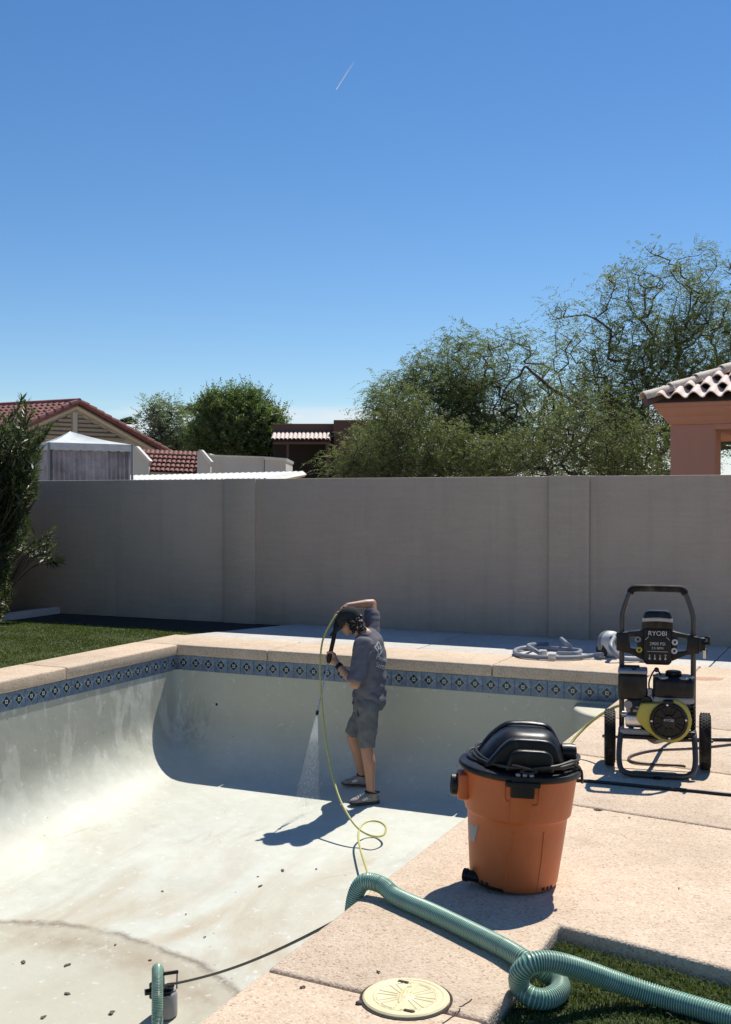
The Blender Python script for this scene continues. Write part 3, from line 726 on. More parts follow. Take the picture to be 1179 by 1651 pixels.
def canopy():
    Y0 = 20.0
    a, b = D(79, 713, Y0-0.4), D(213, 708, Y0+0.5)
    root = thing('garden_canopy', 'white topped garden canopy with grey mesh curtains above the wall', 'canopy', fr(Vector(((a.x+b.x)/2, Y0+1, -0.1))))
    back = Vector((-0.75, 1.5, 0)); zt = a.z; b.z = zt
    c, d = b+back, a+back; pk = (a+b+c+d)/4+Vector((-0.14, -.25, 0.25)); pk2 = pk
    mb = MB(); V = [a, b, c, d, pk]; fs = []
    # curved cloth: each side subdivided with sag
    for p, q in ((a, b), (b, c), (c, d), (d, a)):
        k = 8; vs = []; ff = []
        for i in range(k+1):
            t = i/k
            for j in range(k+1):
                e = p.lerp(q, j/k); x = e.lerp(pk, t); x.z -= 0.07*math.sin(math.pi*t)*(0.4+0.6*math.sin(math.pi*j/k)); vs.append(x)
        for i in range(k):
            for j in range(k): ff.append((i*(k+1)+j, i*(k+1)+j+1, (i+1)*(k+1)+j+1, (i+1)*(k+1)+j))
        mb.add(vs, ff)
    mb.build('canopy_top', M['tentwhite'], root, smooth=60)
    for p, q in ((a, b), (b, c), (c, d), (d, a)):
        mb = MB(); k = 24; vs = []; ff = []; nv = (q-p).cross(Vector((0, 0, 1))).normalized()
        for j in range(k+1):
            e = p.lerp(q, j/k)+nv*0.02*math.sin(j*1.7)
            vs += [e, e+Vector((0, 0, -0.13+0.010*math.sin(j*2.3)))]
        for j in range(k): ff.append((2*j, 2*j+2, 2*j+3, 2*j+1))
        mb.add(vs, ff); mb.build('valance', M['tentwhite'], root, smooth=60)
    def curtain(p, q, s0, s1, seed, mat='mesh'):
        mb = MB(); k = 60; rows = 14; vs = []; ff = []; nv = (q-p).cross(Vector((0, 0, 1))).normalized()
        for i in range(rows+1):
            for j in range(k+1):
                t = s0+(s1-s0)*j/k; e = p.lerp(q, t)-nv*0.06
                fold = 0.045*math.sin(j*0.55+seed+0.5*math.sin(i*0.25+seed))+0.03*mnoise.noise(Vector((j*0.22, i*0.1, seed)))
                vs.append(e+nv*fold*(0.35+i/rows)+Vector((0, 0, -0.10-2.15*i/rows)))
        for i in range(rows):
            for j in range(k): ff.append((i*(k+1)+j, i*(k+1)+j+1, (i+1)*(k+1)+j+1, (i+1)*(k+1)+j))
        mb.add(vs, ff); return mb.build('curtain', M[mat], root, smooth=70)
    curtain(a, b, 0.0, 0.32, 1.0); curtain(a, b, 0.30, 0.74, 2.6); curtain(a, b, 0.72, 1.0, 4.1); curtain(b, c, 0, 1, 5.0); curtain(d, a, 0, 1, 7.0)
    for p in (a, b, c, d):
        mb = MB(); mb.box((p.x, p.y, (zt-0.1)/2), (0.04, 0.04, zt+0.1)); mb.build('pole', M['greyp'], root)
canopy()

def garage():
    Y0 = 34.0; k = Y0/FPX
    def q(x, y, dy=0): return D(x, y, Y0+dy)
    root = thing('parapet_garage', 'low cream building with parapet and red tile apron between the canopy and trees', 'building', Matrix.Translation((q(335, 760).x, Y0+2, -0.1)))
    def solid(name, pts, d0, d1, mat, par=root):
        f = [q(x, y, d0) for x, y in pts]; b = [p+Vector((0, d1-d0, 0)) for p in f]; n = len(f)
        mb = MB(); mb.add(f+b, [tuple(range(n)), tuple(range(2*n-1, n-1, -1))]+[(i, n+i, n+(i+1) % n, (i+1) % n) for i in range(n)]); return mb.build(name, M[mat], par, smooth=0)
    solid('parapet_wall', [(339, 735), (426, 738), (426, 835), (339, 835)], 0, 3, 'creamdark')
    solid('parapet_wall', [(427, 738), (461, 742), (461, 835), (427, 835)], -0.12, 3, 'creamdark')
    solid('parapet_cap', [(337, 733), (426, 736), (426, 738.5), (337, 735.5)], -0.06, 3.1, 'offwhite')
    solid('parapet_cap', [(426, 736), (463, 739), (462, 743.5), (426, 740.5)], -0.2, 3.1, 'offwhite')
    solid('wing_wall', [(206, 722), (219, 721), (240, 744), (240, 835), (206, 835)], -0.9, -0.6, 'creamdark')
    solid('wing_coping', [(216, 720), (220, 719), (242, 743), (239, 746)], -1.0, -0.55, 'offwhite')
    solid('wing_wall', [(318, 727), (324, 727), (339, 746), (339, 835), (318, 835)], -0.9, -0.6, 'creamdark')
    solid('wing_coping', [(320, 725), (325, 725), (341, 744), (337, 747)], -1.0, -0.55, 'offwhite')
    solid('back_wall', [(219, 724), (339, 731), (339, 835), (219, 835)], 0.2, 3, 'creamdark')
    # apron tiles, one by one
    a, b = q(228, 727, 0.05), q(325, 731, 0.05); c = q(238, 760, -0.72)
    al = (b-a); nA = 13; nD = 5; dn = c-a; dn.x = 0; dnn = dn.normalized(); step = dn.length/nD; pit_ = al.length/nA; aln = al.normalized()
    nr = aln.cross(dnn); nr = nr if nr.z > 0 else -nr
    mbt = MB(); vs = []; ff = []
    for e, (yy, lift) in enumerate(((0, 0.0), (step*1.12, 0.05))):
        for j in range(7):
            an = math.pi*j/6; vs.append((-math.cos(an)*pit_*0.5, yy, math.sin(an)*pit_*0.42+lift))
        for j in range(7):
            an = math.pi*j/6; vs.append((-math.cos(an)*pit_*0.40, yy, math.sin(an)*pit_*0.32+lift))
    for j in range(6): ff += [(j, j+1, 15+j, 14+j), (7+j, 21+j, 22+j, 8+j), (14+j, 15+j, 22+j, 21+j)]
    mbt.add(vs, ff); src = None
    Rm = Matrix((aln, dnn, nr)).transposed().to_4x4()
    for i in range(nA):
        for r in range(nD):
            T = wmat(root).inverted() @ Matrix.Translation(a+aln*pit_*(i+0.5)+dnn*step*(nD-1-r)+nr*0.02) @ Rm @ Matrix.Rotation(random.uniform(-.02, .02), 4, 'Z')
            if src is None: src = mbt.build('roof_tile', M['redtile'], root, smooth=60, frame=Matrix.Identity(4)); src.parent = root; src.matrix_basis = T
            else: instance(src, T, root)
    mb = MB(); mb.add([a, b, b+dn, a+dn], [(0, 1, 2, 3)]); mb.build('roof_underlay', M['mortar'], root, smooth=0)
garage()

def patio_cover():
    root = thing('patio_cover', 'white corrugated patio roof just above the wall top', 'patio roof', Matrix.Translation(D(350, 765, 24)*1.0))
    a, b = D(150, 768.5, 26), D(491, 760.5, 24.5); c, d = D(430, 772, 21.0), D(120, 776, 22)
    k = 150; mb = MB(); vs = []; ff = []
    for j in range(k+1):
        t = j/k; h = 0.018*(1 if (j % 4) < 2 else -1)
        vs += [a.lerp(b, t)+Vector((0, 0, h)), d.lerp(c, t)+Vector((0, 0, h))]
    for j in range(k): ff.append((2*j, 2*j+2, 2*j+3, 2*j+1))
    mb.add(vs, ff); mb.build('roof_sheet', M['white'], root, smooth=20)
    mb = MB(); mb.tube([b+Vector((0, 0, -0.06)), c+Vector((0, 0, -0.06))], 0.05, 4); mb.build('end_beam', M['offwhite'], root)
    for t in (0.05, 0.5, 0.95):
        p = d.lerp(c, t); mb = MB(); mb.box((p.x, p.y+0.1, p.z/2-0.1), (0.09, 0.09, p.z), bev=0.01); mb.build('post', M['offwhite'], root)
        p = a.lerp(b, t); mb = MB(); mb.box((p.x, p.y-0.1, p.z/2-0.1), (0.09, 0.09, p.z), bev=0.01); mb.build('post', M['offwhite'], root)
patio_cover()

def brown_house():
    Y0 = 40.0
    root = thing('brown_house', 'dark brown flat roofed house with pale tile awning between the trees', 'house', Matrix.Translation((D(500, 700, Y0).x, Y0+3, -0.1)))
    def bx(name, x0, x1, y0, y1, d0, d1, mat):
        a, b = D(x0, y0, Y0+d0), D(x1, y1, Y0+d0); mb = MB()
        mb.box(((a.x+b.x)/2, Y0+(d0+d1)/2, (a.z+b.z)/2), (b.x-a.x, d1-d0, abs(a.z-b.z)), bev=0.02, seg=1); return mb.build(name, M[mat], root)
    bx('wall', 440, 545, 683, 701, 0, 6, 'brown'); bx('wall', 440, 545, 701.5, 840, 1.1, 6, 'nearblack')
    bx('parapet', 538, 640, 677, 840, -0.4, 6, 'brown'); bx('post', 462, 466, 712, 840, -0.75, -0.6, 'brown'); bx('post', 525, 530, 712, 840, -0.75, -0.6, 'brown')
    bx('beam', 440, 533, 711.5, 716, -0.8, -0.55, 'brown')
    a = D(440, 699, Y0-0.02); dn = Vector((0, -0.85, -0.27)); wd = 0.15
    src = None; mbt = MB(); vs = []; ff = []
    for yy in (0, 1):
        for j in range(7): an = math.pi*j/6; vs.append((-math.cos(an)*wd*0.5, yy*0.9, math.sin(an)*wd*0.5))
    for j in range(6): ff.append((j, j+1, 8+j, 7+j))
    mbt.add(vs, ff); dnn = dn.normalized(); Rm = Matrix((Vector((1, 0, 0)), dnn, Vector((1, 0, 0)).cross(dnn)*-1)).transposed().to_4x4()
    for i in range(14):
        T = wmat(root).inverted() @ Matrix.Translation(a+Vector((0.075+i*0.148, 0, 0))) @ Rm
        if src is None: src = mbt.build('roof_tile', M['pinktile'], root, smooth=60, frame=Matrix.Identity(4)); src.parent = root; src.matrix_basis = T
        else: instance(src, T, root)
    mb = MB(); mb.add([a+Vector((0, 0, -.02)), a+Vector((2.1, 0, -.02)), a+Vector((2.1, 0, -.02))+dn, a+Vector((0, 0, -.02))+dn], [(0, 1, 2, 3)]); mb.build('roof_underlay', M['mortar'], root)
brown_house()

def ramada():
    Y0 = 16.0
    cl = D(1081, 700, Y0).x; cr = D(1151, 700, Y0).x; zb = D(1081, 685, Y0).z
    root = thing('stucco_ramada', 'terracotta pink stucco garden ramada with barrel tile hip roof at the right', 'ramada', Matrix.Translation(((cl+cr)/2, Y0+0.3, -0.1)))
    wcol = cr-cl; dcol = 0.62; span = 3.6
    for i, x in enumerate((cl, cl+span-wcol)):
        for yb in (0, span-dcol):
            mb = MB(); wc = wcol if (yb == 0 or i) else 0.2; mb.box((x+wc/2, Y0+yb+dcol/2, zb/2-0.06), (wc, dcol, zb+0.1), bev=0.02); mb.build('column', M['pink'], root)
    zo = D(1160, 694, Y0).z
    for yb in (0.004, span-dcol+0.004):
        mb = MB(); mb.box((cl+span/2, Y0+yb+dcol/2-0.004, (zo+zb)/2), (span-0.01, dcol-0.008, zb-zo), bev=0.012); mb.build('lintel', M['pink'], root)
    for xb in (0.004, span-wcol+0.004):
        mb = MB(); mb.box((cl+xb+wcol/2-0.004, Y0+span/2, (zo+zb)/2), (wcol-0.008, span-2*dcol-0.01, zb-zo), bev=0.012); mb.build('lintel', M['pink'], root)
    # stepped flaring cornice
    z0 = zb; prof = [(0.0, 0.0), (0.02, 0.02), (0.055, 0.055), (0.085, 0.10), (0.085, 0.115), (0.10, 0.125), (0.135, 0.16), (0.17, 0.21), (0.175, 0.235), (0.20, 0.245), (0.21, 0.29), (0.21, 0.30)]
    rings = []
    for o, z in prof:
        rings.append([Vector((cl-o, Y0-o, z0+z)), Vector((cl+span+o, Y0-o, z0+z)), Vector((cl+span+o, Y0+span+o, z0+z)), Vector((cl-o, Y0+span+o, z0+z))])
    mb = MB(); mb.loft(rings); mb.build('cornice', M['pink'], root, smooth=0)
    ze = z0+0.315; e0 = 0.25; pitch = 0.46
    c0 = Vector((cl-e0, Y0-e0, ze)); wdt = span+2*e0; apex = c0+Vector((wdt/2, wdt/2, wdt/2*pitch))
    cs = [c0, c0+Vector((wdt, 0, 0)), c0+Vector((wdt, wdt, 0)), c0+Vector((0, wdt, 0))]
    mb = MB(); mb.add([p+Vector((0, 0, -0.012)) for p in cs]+[apex+Vector((0, 0, -0.012))], [(0, 1, 4), (1, 2, 4), (2, 3, 4), (3, 0, 4), (3, 2, 1, 0)]); roof = mb.build('roof', M['mortar'], root, smooth=0)
    # barrel field tiles, one object each
    tw = 0.232; tl = 0.36; mbt = MB(); vs = []; ff = []
    seg = 12
    for e, (yy, li) in enumerate(((0.0, 0.055), (tl*1.16, 0.012))):
        for th in (0, -0.017):
            for j in range(seg+1):
                x = j/seg; h = 0.062*math.sin(math.pi*min(x/0.66, 1)) if x < 0.66 else -0.022*math.sin(math.pi*(x-0.66)/0.34)
                vs.append(((x-0.5)*tw*1.04, yy, h+li+th+0.02))
    k = seg+1
    for j in range(seg):
        ff += [(j, j+1, 2*k+j+1, 2*k+j), (k+j, 3*k+j, 3*k+j+1, k+j+1), (j, k+j, k+j+1, j+1), (2*k+j, 2*k+j+1, 3*k+j+1, 3*k+j)]
    mbt.add(vs, ff); src = None
    for side in range(4):
        ang = side*math.pi/2; ctr = c0+Vector((wdt/2, wdt/2, 0))
        Rz = Matrix.Rotation(ang, 4, 'Z'); ta = math.atan(pitch)
        for r in range(8):
            yy = r*tl*math.cos(ta); half = wdt/2-yy
            cnt = int((2*half-0.12)/tw)
            for i in range(cnt):
                x = (i-(cnt-1)/2)*tw+(tw*0.5 if False else 0)
                T = Matrix.Translation(ctr) @ Rz @ Matrix.Translation((x, -wdt/2+yy-0.03, yy*pitch)) @ Matrix.Rotation(ta, 4, 'X') @ Matrix.Rotation(random.uniform(-.012, .012), 4, 'Z')
                T = wmat(root).inverted() @ T
                if src is None: src = mbt.build('roof_tile', M['pinktile'], root, smooth=50, frame=Matrix.Identity(4)); src.parent = root; src.matrix_basis = T
                else: instance(src, T, root)
    # hip ridge tiles
    mbt = MB(); n_ = 14; prof = []
    L_ = 0.56
    for yy, r0 in ((0.0, 0.100), (L_, 0.086)):
        for th in (0, 0.018):
            for j in range(n_+1): a = math.pi*1.08*j/n_-0.12; prof.append((math.cos(a)*(r0-th), yy, math.sin(a)*(r0-th)))
    k = n_+1; ff = []
    for j in range(n_): ff += [(j, j+1, 2*k+j+1, 2*k+j), (k+j, 3*k+j, 3*k+j+1, k+j+1), (j, k+j, k+j+1, j+1), (2*k+j, 2*k+j+1, 3*k+j+1, 3*k+j)]
    mbt.add(prof, ff); src = None
    for c in cs:
        d = (apex-c); ln = d.length; dn = d.normalized(); sd = dn.cross(Vector((0, 0, 1))).normalized(); nr = sd.cross(dn)
        Rm = Matrix((sd, dn, nr)).transposed().to_4x4()
        for i in range(int(ln/0.47)):
            T = wmat(root).inverted() @ Matrix.Translation(c+dn*(i*0.47-0.08)+nr*0.075) @ Rm @ Matrix.Rotation(R(-2.4), 4, 'X')
            if src is None: src = mbt.build('ridge_tile', M['ridgetile'], root, smooth=50, frame=Matrix.Identity(4)); src.parent = root; src.matrix_basis = T
            else: instance(src, T, root)
        mb = MB(); a = c-dn*0.06+nr*0.02
        mb.tube([a, a+dn*(ln*0.98)], 0.068, 8); mb.build('ridge_mortar', M['mortar'], root)
    cnr = Vector((cl, Y0, 0)); root.matrix_basis = Matrix.Translation(cnr) @ Matrix.Rotation(-TH, 4, 'Z') @ Matrix.Translation(-cnr) @ root.matrix_basis
ramada()

# ================================================================== TREES
def leaf_cloud(centers, axes, L0, W0, droop, per, spread):
    """feathery sprays: every twig end carries thin curved twiglets, each with rows of small leaflets"""
    nt_, nl = per
    C = np.repeat(centers, nt_, 0); A = np.repeat(axes, nt_, 0); k = len(C)
    d = A*0.55+rng.normal(0, 0.8, (k, 3))*np.array([1, 1, 0.75]); d /= np.linalg.norm(d, axis=1)[:, None]+1e-9
    C = C+rng.normal(0, spread*0.45, (k, 3)); ln = spread*rng.uniform(0.7, 1.7, k)
    up = rng.normal(0, 1, (k, 3))*0.4; up[:, 2] += 1.0
    s = np.cross(d, up); s /= np.linalg.norm(s, axis=1)[:, None]+1e-9
    t = np.tile(np.linspace(0.08, 1.0, nl), k); sg = np.tile(np.where(np.arange(nl) % 2 == 0, 1.0, -1.0), k)
    C = np.repeat(C, nl, 0); d = np.repeat(d, nl, 0); s = np.repeat(s, nl, 0); ln = np.repeat(ln, nl)
    K = len(C); P = C+d*(t*ln)[:, None]; P[:, 2] -= droop*ln*t*t
    e = s*sg[:, None]+d*0.55+rng.normal(0, 0.32, (K, 3)); e[:, 2] -= droop*0.5; e /= np.linalg.norm(e, axis=1)[:, None]+1e-9
    q = np.cross(e, rng.normal(0, 1, (K, 3))); q /= np.linalg.norm(q, axis=1)[:, None]+1e-9
    l = L0*rng.uniform(0.6, 1.3, K)[:, None]*(1.15-0.5*t)[:, None]; w_ = W0*rng.uniform(0.7, 1.3, K)[:, None]
    V = np.stack([P, P+e*l*0.45-q*w_*0.5, P+e*l, P+e*l*0.45+q*w_*0.5], 1).reshape(-1, 3)
    return V, np.arange(K*4).reshape(-1, 4)
def tree(name, label, group, base, clumps, leafm, ntwig, L0, W0, per, spread, droop=0.3, trunk_h=1.2, trunk_r=0.12, fork=3, mat='bark', Y=None, ddepth=0.8, stems=1, jitter=0.12, minr=0.006, bare=()):
    """clumps are (px, py, rx, ry, weight) measured at the tree's own distance Y; branches grow to every twig end"""
    base = Vector(base); k = Y/FPX
    root = thing(name, label, 'tree', Matrix.Translation(base), group)
    pts = []; tot = sum(c[4]*c[2]*c[3] for c in clumps)
    for cx, cy, rx, ry, wt in clumps:
        n_ = max(3, int(ntwig*wt*rx*ry/tot)); c = D(cx, cy, Y)
        for _ in range(n_):
            while True:
                q = Vector((random.uniform(-1, 1), random.uniform(-1, 1), random.uniform(-1, 1)))
                if q.length <= 1: break
            q = q.normalized()*q.length**0.72
            pts.append(c+Vector((q.x*rx*k, q.y*(rx+ry)/2*k*ddepth, q.z*ry*k)))
    pts = [p for p in pts if p.z > 0.25]
    nodes = [base]; par = [-1]
    for s in range(stems):
        a = 2*math.pi*s/max(1, stems)+0.5; tip = base+Vector((math.cos(a)*0.35*(stems > 1), math.sin(a)*0.35*(stems > 1), 0))
        prev = 0; kk = 5
        for i in range(1, kk+1):
            p = base.lerp(tip+Vector((0, 0, trunk_h)), i/kk)+Vector((random.gauss(0, .04), random.gauss(0, .04), 0)); nodes.append(p); par.append(prev); prev = len(nodes)-1
    hub = nodes[-1]
    pts.sort(key=lambda p: (p-hub).length)
    arr = np.zeros((len(pts)*6+200, 3)); cnt = len(nodes)
    for i, p in enumerate(nodes): arr[i] = p
    tips = []; axes = []
    for p in pts:
        pv = np.array(p); dd = np.linalg.norm(arr[1:cnt]-pv, axis=1)+np.maximum(0, arr[1:cnt, 2]-p.z)*0.8
        j = int(np.argmin(dd))+1; q = Vector(arr[j]); d = p-q; ln = d.length
        steps = max(1, min(4, int(ln/0.35))); prev = j
        bow = Vector((random.gauss(0, 1), random.gauss(0, 1), random.gauss(0.5, 0.6)))*ln*jitter
        for s in range(1, steps+1):
            t = s/steps; x = q.lerp(p, t)+bow*math.sin(math.pi*t)
            arr[cnt] = x; nodes.append(x); par.append(prev); prev = cnt; cnt += 1
        tips.append(p); axes.append((d.normalized()+Vector((0, 0, 0.15))).normalized())
    load = [0.0]*len(nodes); kids = [0]*len(nodes)
    for i in range(len(nodes)-1, 0, -1):
        if kids[i] == 0: load[i] = max(load[i], 1.0)
        load[par[i]] += load[i]; kids[par[i]] += 1
    mx = load[0]; rad = [max(minr, trunk_r*(l/mx)**0.46) for l in load]
    mb = MB()
    for i in range(1, len(nodes)):
        mb.tube([nodes[par[i]], nodes[i]], [min(rad[par[i]], rad[i]*1.7), rad[i]], 6 if rad[i] > 0.03 else 4, caps=False)
    for pl_, r0 in bare:
        pts_ = catmull([D(x, y, Y-0.9+dy) for x, y, dy in pl_], 6)
        mb.tube(pts_, [r0*(1-0.75*i/len(pts_)) for i in range(len(pts_))], 6)
        for _ in range(11):
            i = random.randrange(2, len(pts_)-1); a_ = pts_[i]; b_ = a_+Vector((random.gauss(0, .4), random.gauss(0, .25), random.uniform(-.8, .2)))
            mb.tube(catmull([a_, a_.lerp(b_, .5)+Vector((random.gauss(0, .08), 0, .1)), b_], 4), [r0*.3*(1-.1*j) for j in range(9)], 4)
    mb.build('trunk', M[mat], root, smooth=70)
    V, Q = leaf_cloud(np.array(tips), np.array(axes), L0, W0, droop, per, spread)
    cr = np_mesh('crown', V, Q, M[leafm], parent=root); return root

tree('mesquite_tree', 'tallest feathery tree, rising behind the pink ramada at the right', 'feathery trees beyond the wall', (7.4, 27, -0.1),
     [(1080, 640, 120, 75, 1.3), (1120, 570, 95, 65, 1.1), (1050, 540, 80, 45, 1.0), (1080, 480, 80, 45, 0.6), (1060, 440, 60, 34, 0.42), (1005, 440, 28, 20, 0.4), (1150, 480, 60, 60, 0.55), (950, 520, 62, 34, 0.5), (905, 500, 24, 18, 0.45), (925, 570, 50, 40, 0.5),
      (990, 610, 70, 60, 1.1), (960, 690, 80, 70, 1.2), (1060, 720, 110, 60, 1.3), (1220, 600, 80, 130, 0.8), (1040, 402, 22, 10, 0.4), (1120, 418, 50, 16, 0.4), (1175, 425, 30, 16, 0.4), (1000, 470, 45, 30, 0.45), (915, 640, 40, 60, 0.6)],
     'mesquite', 2300, 0.075, 0.018, (5, 14), 0.31, 0.35, 1.0, 0.17, Y=27, stems=4, jitter=.2, ddepth=1.0)
tree('mesquite_tree', 'broad feathery tree with bare drooping limbs left of the tallest one', 'feathery trees beyond the wall', (3.0, 24.5, -0.1),
     [(690, 660, 95, 62, 1.0), (750, 600, 75, 48, 0.75), (740, 550, 42, 22, 0.45), (690, 590, 34, 24, 0.45), (810, 560, 70, 28, 0.42), (850, 548, 26, 14, 0.4), (640, 640, 45, 40, 0.55), (605, 650, 26, 18, 0.5), (700, 715, 120, 50, 1.2), (790, 715, 100, 52, 1.1), (850, 680, 60, 70, 0.5), (850, 610, 45, 45, 0.35), (790, 650, 80, 50, 0.6), (720, 620, 60, 40, 0.7)],
     'mesquite', 1750, 0.068, 0.016, (5, 16), 0.27, 0.35, 0.7, 0.13, Y=24.5, stems=4, jitter=.2, ddepth=1.0, bare=[([(960, 668, .2), (915, 640, .1), (893, 629, 0), (872, 611, 0), (858, 600, 0), (847, 591, 0), (838, 606, 0), (826, 613, 0), (812, 632, .1), (806, 656, .1)], .045), ([(893, 629, 0), (880, 650, 0), (876, 676, .1), (862, 700, .1), (858, 725, .1)], .026), ([(830, 745, .3), (824, 690, 0), (834, 664, 0), (828, 640, 0), (840, 616, 0)], .024), ([(780, 730, .2), (800, 690, 0), (796, 660, 0), (806, 640, 0), (800, 622, 0)], .022)])
tree('palo_verde', 'olive green bushy tree low between the two feathery trees', 'bushy trees behind the wall', (4.6, 22, -0.1),
     [(870, 722, 70, 46, 1.0), (930, 705, 60, 60, .8), (990, 720, 70, 50, 1.0), (900, 672, 40, 40, 0.6), (800, 738, 80, 36, 0.9), (1040, 725, 60, 44, 1.0), (970, 655, 40, 36, 0.6), (860, 768, 130, 22, 1.5), (1000, 768, 90, 22, 1.5), (940, 750, 120, 22, 1.2)], 'mesquite2', 640, 0.064, 0.0155, (5, 14), 0.32, 0.3, 0.5, 0.08, Y=22, stems=4, jitter=.2)
tree('palo_verde', 'olive green bushy tree just right of the brown house', 'bushy trees behind the wall', (-0.1, 22, -0.1),
     [(600, 722, 48, 40, 1.0), (640, 690, 44, 44, 0.8), (553, 745, 26, 22, 1.0), (690, 725, 70, 42, 1.0), (670, 650, 40, 34, 0.5), (750, 735, 70, 36, 0.9), (610, 766, 76, 20, 1.5), (720, 766, 110, 20, 1.5), (660, 752, 120, 20, 1.2)], 'mesquite2', 640, 0.060, 0.015, (5, 18), 0.29, 0.3, 0.5, 0.07, Y=22, stems=4, jitter=.2)
tree('acacia_tree', 'dense round deep green tree behind the parapet garage', None, (-5.0, 44, -0.1),
     [(385, 692, 56, 48, 1.0), (372, 662, 42, 28, 1.0), (402, 652, 24, 18, .9), (428, 700, 32, 38, 1.0), (340, 690, 28, 40, 1.0), (385, 725, 74, 30, 1.0), (440, 672, 14, 12, .8), (348, 655, 16, 14, .8)], 'acacia', 1100, 0.15, 0.040, (4, 18), 0.34, -0.4, 1.4, 0.2, Y=44, jitter=.15)
tree('desert_tree', 'sparse pale grey green tree left of the round green tree', None, (-8.3, 46, -0.1),
     [(262, 665, 34, 20, 0.5), (280, 690, 30, 30, 0.6), (245, 690, 26, 26, 0.5), (265, 715, 45, 16, 0.8), (310, 712, 30, 22, 0.9), (240, 658, 12, 8, .5)], 'sparse', 300, 0.13, 0.036, (4, 14), 0.36, 0.1, 1.2, 0.10, Y=46, stems=2)
tree('desert_tree', 'low grey green scrub tree peeking over the garage parapet', None, (-6.5, 52, -0.1),
     [(330, 722, 40, 12, 1.0), (250, 722, 40, 10, 1.0), (290, 726, 40, 10, 1.0)], 'sparse', 160, 0.14, 0.04, (4, 14), 0.36, 0.1, 0.8, 0.10, Y=52, stems=3)
def palm(px, py, Y, rf, label, nf=46, hang=0.5):
    P = D(px, py, Y); root = thing('palm_tree', label, 'palm', Matrix.Translation((P.x, P.y, -0.1)), 'palms between the roofs')
    mb = MB(); mb.tube([(P.x, P.y, -0.1), (P.x+.08, P.y, P.z*0.5), P], [0.22, 0.18, 0.17], 10); mb.build('trunk', M['palmbark'], root)
    V = []; Q = []
    for i in range(nf):
        a = random.uniform(0, 2*math.pi); e = random.uniform(-1.0, 1.3); d = Vector((math.cos(a)*math.cos(e), math.sin(a)*math.cos(e), math.sin(e)))
        c = P+d*rf*0.5; s = d.cross(Vector((0, 0, 1))).normalized(); n_ = s.cross(d)
        for j in range(13):
            b = (j-6)/6*1.25; dd = d*math.cos(b)+s*math.sin(b); l = rf*0.55*random.uniform(.8, 1.1); w_ = s*math.cos(b)-d*math.sin(b)
            k = len(V); t = c+dd*l+Vector((0, 0, -l*0.25)); V += [c-w_*0.01, c+dd*l*0.55-w_*0.03, t, c+dd*l*0.55+w_*0.03]; Q.append((k, k+1, k+2, k+3))
    np_mesh('crown', np.array([tuple(v) for v in V]), np.array(Q), M['palm'], parent=root)
palm(207, 690, 62, 0.75, 'small dark palm just right of the red gable roof'); palm(313, 678, 50, 0.95, 'fan palm half hidden between the sparse tree and the round tree')

